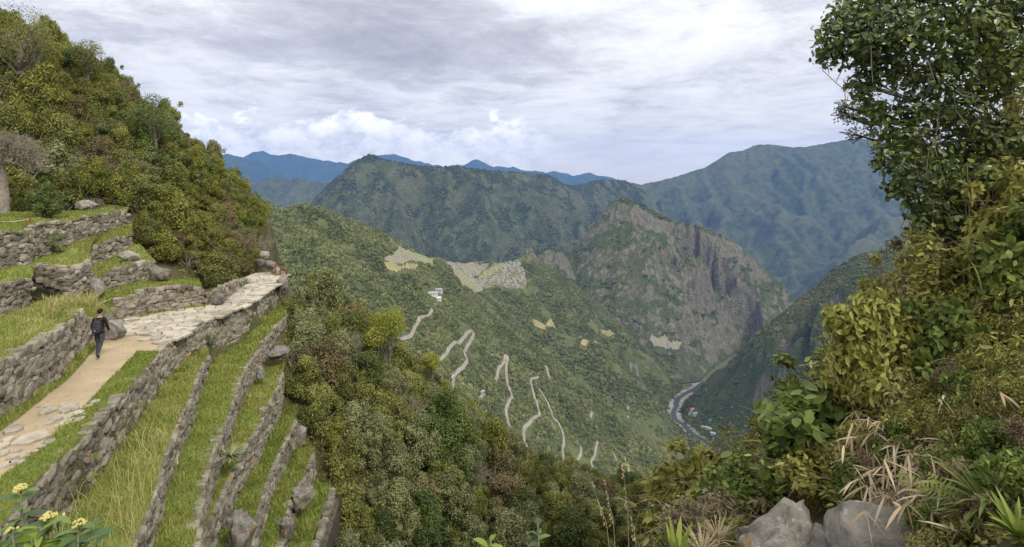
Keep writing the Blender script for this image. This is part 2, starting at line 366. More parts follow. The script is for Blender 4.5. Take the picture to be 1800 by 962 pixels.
# farther ridges
def far_ridge(name, x0, x1, y0, y1, st, pts, sl, every, ln, amp, seed, label):
    t = Terrain(name, x0, x1, y0, y1, st, -1300); R = [(PP(*pts), [(sl, 9000)])]
    for q in spurs(PP(*pts), every, sl, ln, 0.82, rs, sides=(-1,), jit=0.4): R.append((q, [(sl * 1.15, 9000)]))
    t.carve(R, amp * 1.5, 500, seed); t.Z += amp * fbm(t.X / (amp * 7), t.Y / (amp * 7), 4, seed); return t, label
FARS = [
 far_ridge('grey_ridge', -4600, -1700, 5600, 8000, 24, [(300, 330, 7300), (400, 318, 7300), (450, 321, 7300), (466, 313, 7300), (485, 311, 7300), (505, 316, 7300), (520, 311, 7280), (545, 318, 7300), (575, 318, 7300), (640, 330, 7300)], 0.95, 320, 1200, 36, 91, 'grey violet jagged ridge beyond the valley, left of the dark mountain'),
 far_ridge('far_range', -9500, -2000, 9800, 13600, 60, [(250, 274, 12500), (345, 268, 12500), (375, 272, 12500), (405, 268, 12500), (430, 276, 12500), (455, 284, 12500), (480, 298, 12300), (510, 315, 12000), (560, 330, 12000)], 0.8, 700, 2400, 70, 93, 'hazy blue mountain with clouds behind it, far left'),
 far_ridge('far_range', -8000, 3200, 12200, 16800, 75, [(440, 268, 15500), (458, 264, 15500), (490, 274, 15500), (522, 270, 15500), (548, 279, 15500), (575, 281, 15500), (610, 287, 15500), (640, 276, 15500), (690, 269, 15500), (715, 276, 15500), (745, 283, 15500), (780, 294, 15500), (815, 287, 15500), (838, 280, 15500), (860, 291, 15500), (885, 293, 15500), (915, 297, 15500), (960, 303, 15500), (980, 300, 15500), (1005, 309, 15500), (1040, 305, 15500), (1068, 312, 15500), (1120, 322, 15500), (1250, 335, 15500)], 0.75, 900, 3000, 80, 95, 'pale blue farthest range under the cumulus bank'),
]
LANDS = [slope, pk, hl]
# the river has cut its gorge between them
RIV = [PZ(px, py, FLOOR) for px, py in ((1300, 622), (1270, 641), (1238, 672), (1207, 691), (1191, 705), (1184, 722), (1190, 738), (1205, 752), (1225, 767), (1247, 783), (1278, 812), (1305, 855), (1345, 940))]
for t in LANDS:
    d = poly_dist(t.X, t.Y, RIV); d = np.where(d > 22, 22 + (d - 22) * (1 + 0.7 * fbm(t.X / 110, t.Y / 110, 4, 15)), d)
    lim = FLOOR + np.where(d < 22, 0, (d - 22) * (1.35 if t is pk else 0.8) + np.maximum(d - 60, 0) ** 2 * 0.006) + np.clip((d - 22) / 60, 0, 1) * 8 * fbm(t.X / 50, t.Y / 50, 3, 5)
    lim = np.where(d > 22, lim, FLOOR); t.Z = np.where(d < 420, np.minimum(t.Z, lim), t.Z)
slope.build(M_FOREST, 'green forested mountain flank carrying the ruined citadel and zigzag road')
pk.build(M_PEAK, 'steep rocky peak rising behind the ruined citadel')
hl.build(M_HILL, 'rounded grassy hill on the right bank of the river')
mm.build(M_RANGE, 'dark green mountain with pointed summit behind the citadel')
bm.build(M_RANGE, 'high blue green massif rising on the right behind the rocky peak')
for t, lb in FARS: t.build(M_FAR if t.name == 'far_range' else M_RANGE, lb)

def land_z(x, y):
    return np.maximum.reduce([t.sample(x, y) for t in LANDS] + [np.full(np.shape(x), FLOOR)])
def hit(px, py, d0=150.0, d1=3400.0):
    """where a sight line meets the valley land"""
    D = np.arange(d0, d1, 3.0); x = (px - CX) / F * D; z = (HY - py) / F * D
    below = np.nonzero(z <= land_z(x, D))[0]
    k = below[0] if len(below) else len(D) - 1
    return Vector((x[k], D[k], float(land_z(x[k:k + 1], D[k:k + 1])[0])))

# valley floor and air
fl = mesh_np('valley_floor', [(-9000, 60, FLOOR - 3), (12000, 60, FLOOR - 3), (12000, 3600, FLOOR - 3), (-9000, 3600, FLOOR - 3)], np.array([[0, 1, 2, 3]]), M_FOREST)
tag(link('valley_floor', fl), kind='structure')
fl2 = mesh_np('valley_floor', [(-9000, 3600, -1098), (12000, 3600, -1098), (12000, 11000, -1098), (-9000, 11000, -1098)], np.array([[0, 1, 2, 3]]), M_RANGE)
tag(link('valley_floor', fl2), kind='structure')
def haze():
    m = bpy.data.materials.new('haze'); m.use_nodes = True; T = NT(m.node_tree); T.n.clear()
    out = T.add('ShaderNodeOutputMaterial'); pv = T.add('ShaderNodeVolumePrincipled')
    pv.inputs['Color'].default_value = (0.18, 0.42, 1.0, 1); pv.inputs['Density'].default_value = HAZE_D
    pv.inputs['Anisotropy'].default_value = 0.0
    T.link(pv.outputs[0], out.inputs['Volume'])
    x0, x1, y0, y1, z0, z1 = -13000, 14500, -300, 17200, -1320, 1150
    V = [(x, y, z) for x in (x0, x1) for y in (y0, y1) for z in (z0, z1)]
    Fc = [(0, 1, 3, 2), (4, 6, 7, 5), (0, 4, 5, 1), (2, 3, 7, 6), (0, 2, 6, 4), (1, 5, 7, 3)]
    o = link('haze', mesh_py('haze', V, Fc, m)); tag(o, 'blue mountain air filling the valley', kind='stuff')
HAZE_D = 3.0e-5
haze()
# ------------------------------------------------------------------ river, banks, road
def simple_mat(name, c1, c2, scale, rough=0.9, bump=0.0, detail=5, lo=0.35, hi=0.65, coord='pos'):
    m, T, bs = new_mat(name)
    if coord == 'pos': vec = T.add('ShaderNodeNewGeometry').outputs['Position']
    else: vec = T.add('ShaderNodeTexCoord').outputs['Object']
    n = T.noise(vec, scale, detail, 0.6)
    T.link(T.mix(T.ramp(n, [(lo, 0.0), (hi, 1.0)]), c1, c2), bs.inputs['Base Color']); bs.inputs['Roughness'].default_value = rough
    if bump:
        bp = T.add('ShaderNodeBump'); bp.inputs['Distance'].default_value = bump; T.link(T.noise(vec, scale * 2.3, 6, 0.65), bp.inputs['Height']); T.link(bp.outputs[0], bs.inputs['Normal'])
    return m
M_GRAVEL = simple_mat('river_gravel', (0.17, 0.15, 0.12), (0.31, 0.28, 0.23), 0.09, 0.95, 0.4)
M_ROAD = simple_mat('dirt_road', (0.20, 0.175, 0.14), (0.29, 0.255, 0.21), 0.06, 0.95, 0.2)
def water_mat():
    m, T, bs = new_mat('river_water')
    pos = T.add('ShaderNodeNewGeometry').outputs['Position']
    n = T.noise(pos, 0.16, 6, 0.7)
    c = T.mix(T.ramp(n, [(0.62, 0.0), (0.74, 1.0)]), (0.045, 0.052, 0.050), (0.34, 0.35, 0.34))
    T.link(c, bs.inputs['Base Color']); bs.inputs['Roughness'].default_value = 0.45
    return m
def catmull(pts, n):
    pts = [Vector(p) for p in pts]; out = []
    for i in range(len(pts) - 1):
        p0 = pts[max(i - 1, 0)]; p1 = pts[i]; p2 = pts[i + 1]; p3 = pts[min(i + 2, len(pts) - 1)]
        for k in range(n):
            t = k / n
            out.append(0.5 * ((2 * p1) + (p2 - p0) * t + (2 * p0 - 5 * p1 + 4 * p2 - p3) * t * t + (3 * p1 - p0 - 3 * p2 + p3) * t ** 3))
    out.append(pts[-1]); return out
def ribbon(name, line, half_l, half_r, zf, mat, nseg=1, seed=0, rag=0.0):
    V = []; Fc = []; m = nseg + 1; rr = random.Random(seed)
    for i, p in enumerate(line):
        a = line[max(i - 1, 0)]; b = line[min(i + 1, len(line) - 1)]
        d = (b - a).to_2d().normalized(); nrm = Vector((-d.y, d.x))
        hl_ = half_l * (1 + rag * rr.uniform(-1, 1)); hr_ = half_r * (1 + rag * rr.uniform(-1, 1))
        for k in range(m):
            q = p.to_2d() + nrm * (hl_ + (-hr_ - hl_) * k / nseg)
            V.append((q.x, q.y, zf(q.x, q.y)))
        if i:
            for k in range(nseg):
                Fc.append(((i - 1) * m + k, (i - 1) * m + k + 1, i * m + k + 1, i * m + k))
    return mesh_py(name, V, Fc, mat, True)
rline = catmull([(x, y, 0) for x, y in RIV[2:]], 8)
tag(link('river_bank', ribbon('river_bank', rline, 21, 21, lambda x, y: FLOOR + 0.4, M_GRAVEL, 3, 4, 0.65)), 'pale gravel banks along the dark river', kind='structure')
wl = [p + Vector((5 * math.sin(i * 0.37), 0, 0)) for i, p in enumerate(rline)]
tag(link('river', ribbon('river', wl, 8.5, 8.5, lambda x, y: FLOOR + 1.0, water_mat(), 2, 5, 0.25)), 'dark river with white ripples in the valley bottom', kind='structure')

ROADS = [
 [(760, 546), (745, 557), (737, 562), (728, 580), (724, 590), (713, 596), (690, 602)],
 [(735, 633), (748, 631), (781, 628), (790, 613), (800, 603), (815, 595), (825, 585), (831, 584), (832, 592), (823, 608), (816, 618), (818, 627), (821, 637), (813, 648), (800, 660), (796, 673), (797, 697)],
 [(851, 692), (841, 706), (835, 726), (837, 744)],
 [(871, 670), (876, 653), (885, 638), (888, 627), (892, 629), (890, 653), (895, 683), (900, 700), (890, 720), (893, 743), (902, 766)],
 [(946, 665), (933, 668), (936, 686), (943, 706), (948, 730), (933, 743), (921, 760), (925, 786), (939, 824)],
 [(959, 645), (963, 656), (967, 668)], [(948, 686), (963, 710), (971, 733), (984, 750), (991, 773), (989, 793), (994, 823), (1009, 849)],
 [(1021, 786), (1021, 800), (1013, 813)], [(1024, 830), (1029, 843), (1028, 855)], [(1051, 778), (1046, 800), (1039, 816), (1054, 841)],
 [(1041, 725), (1038, 736)], [(1104, 715), (1104, 736)], [(1098, 806), (1109, 843)], [(1079, 800), (1084, 812)]]
def zland(x, y, up=1.2): return float(land_z(np.array([x]), np.array([y]))[0]) + up
ROAD_PTS = []
for k, r in enumerate(ROADS):
    line = catmull([hit(*p) for p in r], 7)
    w = 2.4 if k < 6 else 2.0
    tag(link('dirt_road', ribbon('dirt_road', line, w, w, zland, M_ROAD, 2, k, 0.12)), None, kind='structure')
    ROAD_PTS += [(p.x, p.y) for p in line]

# ------------------------------------------------------------------ the ruined citadel
def terrace_mat():
    m, T, bs = new_mat('terrace_steps')
    geo = T.add('ShaderNodeNewGeometry'); sp = T.add('ShaderNodeSeparateXYZ'); T.link(geo.outputs['Normal'], sp.inputs[0])
    n = T.noise(geo.outputs['Position'], 0.06, 5, 0.6)
    g = T.mix(T.ramp(n, [(0.35, 0.0), (0.65, 1.0)]), (0.13, 0.17, 0.035), (0.23, 0.22, 0.075))
    st = T.mix(n, (0.20, 0.175, 0.14), (0.30, 0.27, 0.22))
    T.link(T.mix(T.step(sp.outputs[2], 0.55, 0.8), st, g), bs.inputs['Base Color']); return m
M_TERR = terrace_mat()
M_RUINGROUND = simple_mat('ruin_ground', (0.13, 0.125, 0.075), (0.24, 0.205, 0.145), 0.05)
M_DRYGRASS = simple_mat('dry_field', (0.20, 0.18, 0.075), (0.28, 0.24, 0.12), 0.05)
M_RUIN = simple_mat('ruin_stone', (0.26, 0.235, 0.20), (0.42, 0.39, 0.34), 0.25)
def inside(x, y, poly):
    c = False
    for (x1, y1), (x2, y2) in zip(poly, poly[1:] + poly[:1]):
        if (y1 > y) != (y2 > y) and x < (x2 - x1) * (y - y1) / (y2 - y1) + x1: c = not c
    return c
CLEAR = []                                  # ground polygons kept free of trees
def field(name, pix, mat, step=None, up=1.5, grid=4.0, label=None, cat=None, kind=None, group=None):
    g = [hit(*p) for p in pix]; poly = [(p.x, p.y) for p in g]; CLEAR.append(poly)
    for sh in (9.0, 18.0): CLEAR.append([(x * (1 - sh / math.hypot(x, y)), y * (1 - sh / math.hypot(x, y))) for x, y in poly])
    x0 = min(p[0] for p in poly); x1 = max(p[0] for p in poly); y0 = min(p[1] for p in poly); y1 = max(p[1] for p in poly)
    xs = np.arange(x0, x1 + grid, grid); ys = np.arange(y0, y1 + grid, grid); X, Y = np.meshgrid(xs, ys)
    Z = land_z(X, Y) + up
    if step:
        q = Z / step; fr = q - np.floor(q); Z = (np.floor(q) + np.clip((fr - 0.7) / 0.3, 0, 1)) * step + 1.2
    V = np.stack([X, Y, Z], -1).reshape(-1, 3); nx = len(xs); Fq = []
    for j in range(len(ys) - 1):
        for i in range(nx - 1):
            if inside(xs[i] + grid / 2, ys[j] + grid / 2, poly): Fq.append((j * nx + i, j * nx + i + 1, (j + 1) * nx + i + 1, (j + 1) * nx + i))
    if not Fq: return None
    o = link(name, mesh_np(name, V, np.array(Fq), mat)); tag(o, label, cat, group, kind); return o
U_LEFT = [(783, 464), (812, 459), (835, 466), (862, 464), (846, 480), (828, 490), (806, 486)]
U_RIGHT = [(862, 474), (898, 461), (914, 460), (922, 482), (928, 495), (922, 508), (895, 509), (868, 502), (838, 506), (826, 497), (845, 485)]
field('ruin_ground', U_LEFT, M_RUINGROUND, kind='structure', up=1.0)
field('ruin_ground', U_RIGHT, M_RUINGROUND, 5.0, kind='structure', up=1.0, grid=3)
field('terrace_field', [(672, 455), (690, 451), (714, 440), (745, 446), (775, 457), (762, 462), (735, 461), (708, 466), (690, 468)], M_TERR, 4.5, grid=2.5, label='light green stepped terraces above the citadel at the ridge crest', cat='terraces')
field('terrace_field', [(780, 466), (796, 469), (850, 510), (845, 516), (812, 504), (802, 488)], M_TERR, 5.5, up=3.0, grid=2.5, label='bright green stepped terraces running diagonally below the citadel', cat='terraces')
field('plaza_lawn', [(836, 489), (850, 478), (872, 469), (893, 465), (896, 469), (872, 480), (852, 489)], M_TERR, up=2.2, label='green lawn of the central plaza between the ruins', cat='lawn')
field('dry_field', [(675, 462), (705, 470), (735, 466), (728, 476), (695, 480), (680, 474)], M_DRYGRASS, kind='structure')
field('dry_field', [(936, 563), (968, 561), (976, 578), (958, 582), (938, 575)], M_DRYGRASS, up=2.5, kind='structure')
field('dry_field', [(1020, 606), (1045, 599), (1068, 606), (1066, 611), (1030, 612)], M_DRYGRASS, up=2.5, kind='structure')
field('dry_field', [(1055, 585), (1072, 580), (1084, 590), (1070, 594)], M_DRYGRASS, up=2.5, kind='structure')
field('terrace_field', [(1142, 600), (1147, 589), (1168, 590), (1180, 603), (1204, 611), (1190, 617), (1165, 612), (1150, 610)], M_TERR, 6.0, up=3, grid=3, label='small patch of old terraces low on the rocky peak', cat='terraces')
def ruin_mesh(w, d, h, gable):
    V = []; Fc = []
    def box(x0, x1, y0, y1, z0, z1):
        n = len(V); V.extend([(x, y, z) for x in (x0, x1) for y in (y0, y1) for z in (z0, z1)])
        Fc.extend([tuple(n + i for i in f) for f in ((0, 1, 3, 2), (4, 6, 7, 5), (0, 4, 5, 1), (2, 3, 7, 6), (1, 5, 7, 3))])
    t = 1.2
    box(-w / 2, -0.8, -d / 2, -d / 2 + t, -3, h); box(0.8, w / 2, -d / 2, -d / 2 + t, -3, h)         # front, with a doorway
    box(-w / 2, w / 2, d / 2 - t, d / 2, -3, h)
    for s_ in (-1, 1):
        x0, x1 = (-w / 2, -w / 2 + t) if s_ < 0 else (w / 2 - t, w / 2)
        box(x0, x1, -d / 2 + t, d / 2 - t, -3, h)
        if gable:
            n = len(V); V.extend([(x0, -d / 2, h + .01), (x0, d / 2, h + .01), (x0, 0, h + d * 0.5), (x1, -d / 2, h + .01), (x1, d / 2, h + .01), (x1, 0, h + d * 0.5)])
            Fc.extend([(n, n + 2, n + 1), (n + 3, n + 4, n + 5), (n, n + 3, n + 5, n + 2), (n + 1, n + 2, n + 5, n + 4)])
    return mesh_py('roofless_house', V, Fc, M_RUIN)
ruins = [ruin_mesh(12, 8, 4.6, True), ruin_mesh(9, 7, 4.2, True), ruin_mesh(15, 9, 5.0, False), ruin_mesh(8, 7, 3.6, False)]
rr = random.Random(5); n_ru = 0; done = []
while n_ru < 110:
    reg = U_LEFT if rr.random() < 0.38 else U_RIGHT
    px, py = rr.uniform(780, 930), rr.uniform(457, 510)
    if not inside(px, py, reg): continue
    p = hit(px, py)
    if any((p - q).length < 9 for q in done): n_ru += 0.2; continue
    done.append(p); n_ru += 1
    ki = rr.randrange(4); o = link('roofless_house', ruins[ki], None, p + Vector((0, 0, 1.0))); o.rotation_euler = (0, 0, 0.4 + rr.choice((0, math.pi / 2)) + rr.uniform(-.12, .12))
    tag(o, ('gabled ', 'small gabled ', 'long flat topped ', 'low ')[ki] + 'roofless house of the citadel, ' + ('left quarter' if reg is U_LEFT else 'right quarter, lower edge' if py > 490 else 'right quarter, far rim' if py < 475 else 'right quarter, middle'), 'ruin', 'roofless houses of the ruined citadel')

# ------------------------------------------------------------------ roofed buildings: lodge below the citadel, camp by the river
M_ROOFG = simple_mat('grey_roof', (0.22, 0.24, 0.26), (0.32, 0.34, 0.36), 0.4)
M_ROOFW = simple_mat('white_tent', (0.40, 0.42, 0.43), (0.50, 0.51, 0.52), 0.4)
M_ROOFR = simple_mat('orange_roof', (0.42, 0.12, 0.05), (0.52, 0.18, 0.08), 0.4)
M_ROOFT = simple_mat('teal_roof', (0.05, 0.20, 0.22), (0.08, 0.28, 0.30), 0.4)
M_WALLB = simple_mat('plaster', (0.42, 0.38, 0.32), (0.5, 0.46, 0.4), 0.5)
M_DARK = simple_mat('window_dark', (0.02, 0.022, 0.025), (0.035, 0.04, 0.045), 0.5, 0.3)
def box_mesh(name, x0, x1, y0, y1, z0, z1, mat):
    V = [(x, y, z) for x in (x0, x1) for y in (y0, y1) for z in (z0, z1)]
    return mesh_py(name, V, [(0, 1, 3, 2), (4, 6, 7, 5), (0, 4, 5, 1), (2, 3, 7, 6), (0, 2, 6, 4), (1, 5, 7, 3)], mat)
def house(px, py, w, d, h, roofm, label, rz, cat='building', pitch=0.35, p=None):
    p = p or hit(px, py); e = empty('building', p + Vector((0, 0, 0.4)), rz); tag(e, label, cat)
    CLEAR.append([(p.x + dx, p.y + dy) for dx, dy in ((-w, -w * 1.3), (w, -w * 1.3), (w, w * 0.8), (-w, w * 0.8))])
    wo = link('wall', box_mesh('wall', -w / 2, w / 2, -d / 2, d / 2, -4, h, M_WALLB), e)
    r = d * pitch
    V = [(-w / 2 - .5, -d / 2 - .6, h + .02), (w / 2 + .5, -d / 2 - .6, h + .02), (w / 2 + .5, d / 2 + .6, h + .02), (-w / 2 - .5, d / 2 + .6, h + .02), (-w / 2 - .5, 0, h + r), (w / 2 + .5, 0, h + r)]
    link('roof', mesh_py('roof', V, [(0, 1, 5, 4), (2, 3, 4, 5), (0, 4, 3), (1, 2, 5), (0, 3, 2, 1)], roofm), e)
    for k in range(max(1, int(w // 5))):
        x = -w / 2 + 2.2 + k * 5
        if x + 1.2 < w / 2: link('window', box_mesh('window', x - 0.9, x + 0.9, -d / 2 - 0.06, -d / 2 + 0.1, h * 0.35, h * 0.8, M_DARK), wo)
house(760, 520, 22, 9, 5, M_ROOFG, 'long grey roofed lodge below the citadel terraces, left one', 0.5)
house(771, 514, 16, 8, 5, M_ROOFG, 'grey roofed lodge building nearest the citadel terraces', -0.2)
house(770, 528, 12, 8, 4, M_ROOFW, 'small pale roofed lodge building at the top of the road', 0.9)
FZ = lambda px, py: Vector((*PZ(px, py, FLOOR + 3), FLOOR + 3))
def ground_at(px, py):
    return hit(px, py)
house(1217, 722, 14, 8, 4, M_ROOFR, 'orange roofed hut by the river, left of the camp', 0.4)
house(1222, 730, 18, 10, 5, M_ROOFG, 'grey roofed house by the river below the orange hut', 0.4)
house(1213, 728, 10, 7, 4, M_ROOFT, 'teal roofed hut at the river edge beside the grey house', 0.2)
house(1249, 741, 9, 7, 3.5, M_ROOFT, 'small teal roofed hut above the white tents', 0.1)
house(1246, 755, 22, 8, 3.5, M_ROOFW, 'long white tent roof by the river', -0.9)
house(1254, 764, 16, 9, 3.5, M_ROOFW, 'wide white tent roof nearest the bushes by the river', -0.7)
house(1236, 752, 8, 6, 3, M_ROOFW, 'smallest white tent, left of the long tent', -0.6)
# buses on the zigzag road
M_BUS = simple_mat('bus_paint', (0.55, 0.62, 0.62), (0.6, 0.66, 0.66), 0.5, 0.4)
def bus(px, py, rz, label):
    p = hit(px, py); e = empty('bus', p + Vector((0, 0, 1.6)), rz); tag(e, label, 'bus', 'buses on the zigzag road')
    bo = link('body', box_mesh('body', -4.6, 4.6, -1.25, 1.25, 0.5, 3.1, M_BUS), e)
    for s_ in (-1, 1): link('window', box_mesh('window', -4.2, 4.2, s_ * 1.26 - .03, s_ * 1.26 + .03, 1.7, 2.7, M_DARK), bo)
    for x in (-2.8, 2.8):
        for s_ in (-1, 1): link('wheel', box_mesh('wheel', x - .5, x + .5, s_ * 1.0 - .3, s_ * 1.0 + .3, 0.0, 0.95, M_DARK), e)
bus(848, 693, 1.0, 'pale bus at the upper end of the short lone road stretch')
bus(796, 666, 1.4, 'pale bus on the road below the first hairpin')

# ------------------------------------------------------------------ leaves and forest
def leaf_mat(name, c_dark, c_mid, c_light, transl=0.25, rough=0.6, obj_var=0.12, spec=0.3, drift=0.0, dscale=0.3, rv=0.22):
    m, T, bs = new_mat(name); bs.inputs['Roughness'].default_value = rough
    try: bs.inputs['Specular IOR Level'].default_value = spec
    except Exception: pass
    at = T.add('ShaderNodeAttribute', attribute_name='tint'); oi = T.add('ShaderNodeObjectInfo')
    v = T.math('ADD', at.outputs['Fac'], T.math('MULTIPLY', T.math('SUBTRACT', oi.outputs['Random'], 0.5), rv), clamp=True)
    if drift:
        dn = T.noise(T.add('ShaderNodeNewGeometry').outputs['Position'], dscale, 4, 0.6); v = T.math('ADD', v, T.math('MULTIPLY', T.math('SUBTRACT', dn, 0.5), drift), clamp=True)
    c = T.ramp(v, [(0.0, c_dark), (0.5, c_mid), (1.0, c_light)])
    hsv = T.add('ShaderNodeHueSaturation'); T.link(c, hsv.inputs['Color'])
    T.link(T.math('ADD', 0.5 - obj_var * 0.08, T.math('MULTIPLY', oi.outputs['Random'], obj_var * 0.16)), hsv.inputs['Hue'])
    T.link(T.math('ADD', 1 - obj_var, T.math('MULTIPLY', T.math('FRACT', T.math('MULTIPLY', oi.outputs['Random'], 7.31)), obj_var * 2)), hsv.inputs['Value'])
    T.link(hsv.outputs[0], bs.inputs['Base Color'])
    if transl > 0:
        tr = T.add('ShaderNodeBsdfTranslucent'); T.link(hsv.outputs[0], tr.inputs[0])
        mx = T.add('ShaderNodeMixShader'); mx.inputs[0].default_value = transl
        T.link(bs.outputs[0], mx.inputs[1]); T.link(tr.outputs[0], mx.inputs[2]); T.link(mx.outputs[0], T.n['Material Output'].inputs[0])
    return m
def rand_unit(n, rng):
    v = rng.normal(size=(n, 3)); return v / np.linalg.norm(v, axis=1, keepdims=True)
def leaf_quads(C, N, size, aspect, rng, fold=0.0, droop=0.0):
    """diamond leaves at C facing N; returns verts and quads"""
    n = len(C); A = rand_unit(n, rng); A[:, 2] -= droop
    U = A - N * np.sum(A * N, 1, keepdims=True); U /= np.linalg.norm(U, axis=1, keepdims=True) + 1e-9
    W = np.cross(N, U); L = (size * rng.uniform(0.65, 1.35, n))[:, None]; w = L * aspect
    mid = C + U * L * 0.45
    V = np.stack([C, mid + W * w * 0.5 + N * fold * w, C + U * L, mid - W * w * 0.5 + N * fold * w], 1).reshape(-1, 3)
    Q = np.arange(4 * n).reshape(n, 4); return V, Q
def ico(sub):
    import bmesh
    bm = bmesh.new(); bmesh.ops.create_icosphere(bm, subdivisions=sub, radius=1.0)
    V = np.array([v.co[:] for v in bm.verts]); Fc = np.array([[v.index for v in f.verts] for f in bm.faces]); bm.free(); return V, Fc
ICO1 = ico(1); ICO2 = ico(2); ICO3 = ico(3)
M_CANOPY = leaf_mat('canopy_leaves', (0.070, 0.090, 0.030), (0.165, 0.182, 0.062), (0.290, 0.280, 0.115), 0.15, 0.8, 0.16, drift=1.9, dscale=0.011, rv=0.4)
M_CANOPY_FAR = leaf_mat('far_canopy_leaves', (0.066, 0.080, 0.034), (0.112, 0.126, 0.056), (0.165, 0.165, 0.078), 0.1, 0.85, 0.10, drift=1.4, dscale=0.004, rv=0.3)
def canopy_proto(seed, flat, cmat):
    rng = np.random.default_rng(seed); V0, F0 = ICO1
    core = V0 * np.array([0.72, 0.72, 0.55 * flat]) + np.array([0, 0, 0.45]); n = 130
    d = rand_unit(n, rng); d[:, 2] = np.abs(d[:, 2]) * 1.1 - 0.25
    r = rng.uniform(0.72, 1.08, (n, 1)); C = d * r * np.array([0.9, 0.9, 0.72 * flat]) + np.array([0, 0, 0.45])
    N = d + rng.normal(size=(n, 3)) * 0.45; N /= np.linalg.norm(N, axis=1, keepdims=True)
    LV, LQ = leaf_quads(C, N, 0.42, 0.9, rng)
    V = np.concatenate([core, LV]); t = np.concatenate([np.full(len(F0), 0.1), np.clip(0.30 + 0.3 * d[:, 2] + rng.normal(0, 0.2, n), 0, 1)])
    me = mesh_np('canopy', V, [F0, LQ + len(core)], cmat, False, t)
    return bpy.data.objects.new('canopy', me)
def instancer(name, pts, scl, rot, idx, protos, label):
    cl = bpy.data.collections.new(name + '_kinds')
    for o in protos: cl.objects.link(o)
    me = bpy.data.meshes.new(name); me.vertices.add(len(pts)); me.vertices.foreach_set('co', np.asarray(pts, np.float32).ravel())
    for nm, typ, arr, fld in (('scl', 'FLOAT_VECTOR', scl, 'vector'), ('rot', 'FLOAT_VECTOR', rot, 'vector'), ('idx', 'INT', idx, 'value')):
        a = me.attributes.new(nm, typ, 'POINT'); a.data.foreach_set(fld, np.asarray(arr, np.int32 if typ == 'INT' else np.float32).ravel())
    o = link(name, me); tag(o, label, kind='stuff')
    ng = bpy.data.node_groups.new(name, 'GeometryNodeTree')
    ng.interface.new_socket('Geometry', in_out='INPUT', socket_type='NodeSocketGeometry'); ng.interface.new_socket('Geometry', in_out='OUTPUT', socket_type='NodeSocketGeometry')
    gi = ng.nodes.new('NodeGroupInput'); go = ng.nodes.new('NodeGroupOutput')
    ci = ng.nodes.new('GeometryNodeCollectionInfo'); ci.inputs['Collection'].default_value = cl
    ci.inputs['Separate Children'].default_value = True; ci.inputs['Reset Children'].default_value = True
    ip = ng.nodes.new('GeometryNodeInstanceOnPoints'); ip.inputs['Pick Instance'].default_value = True
    def na(nm, dt):
        n = ng.nodes.new('GeometryNodeInputNamedAttribute'); n.data_type = dt; n.inputs['Name'].default_value = nm; return n.outputs[0]
    ng.links.new(gi.outputs[0], ip.inputs['Points']); ng.links.new(ci.outputs[0], ip.inputs['Instance'])
    ng.links.new(na('idx', 'INT'), ip.inputs['Instance Index']); ng.links.new(na('rot', 'FLOAT_VECTOR'), ip.inputs['Rotation']); ng.links.new(na('scl', 'FLOAT_VECTOR'), ip.inputs['Scale'])
    ng.links.new(ip.outputs[0], go.inputs[0])
    md = o.modifiers.new('scatter', 'NODES'); md.node_group = ng
    return o
def in_polys(x, y):
    m = np.zeros(len(x), bool)
    for poly in CLEAR:
        c = np.zeros(len(x), bool)
        for (x1, y1), (x2, y2) in zip(poly, poly[1:] + poly[:1]):
            if y1 == y2: continue
            c ^= ((y1 > y) != (y2 > y)) & (x < (x2 - x1) * (y - y1) / (y2 - y1) + x1)
        m |= c
    return m
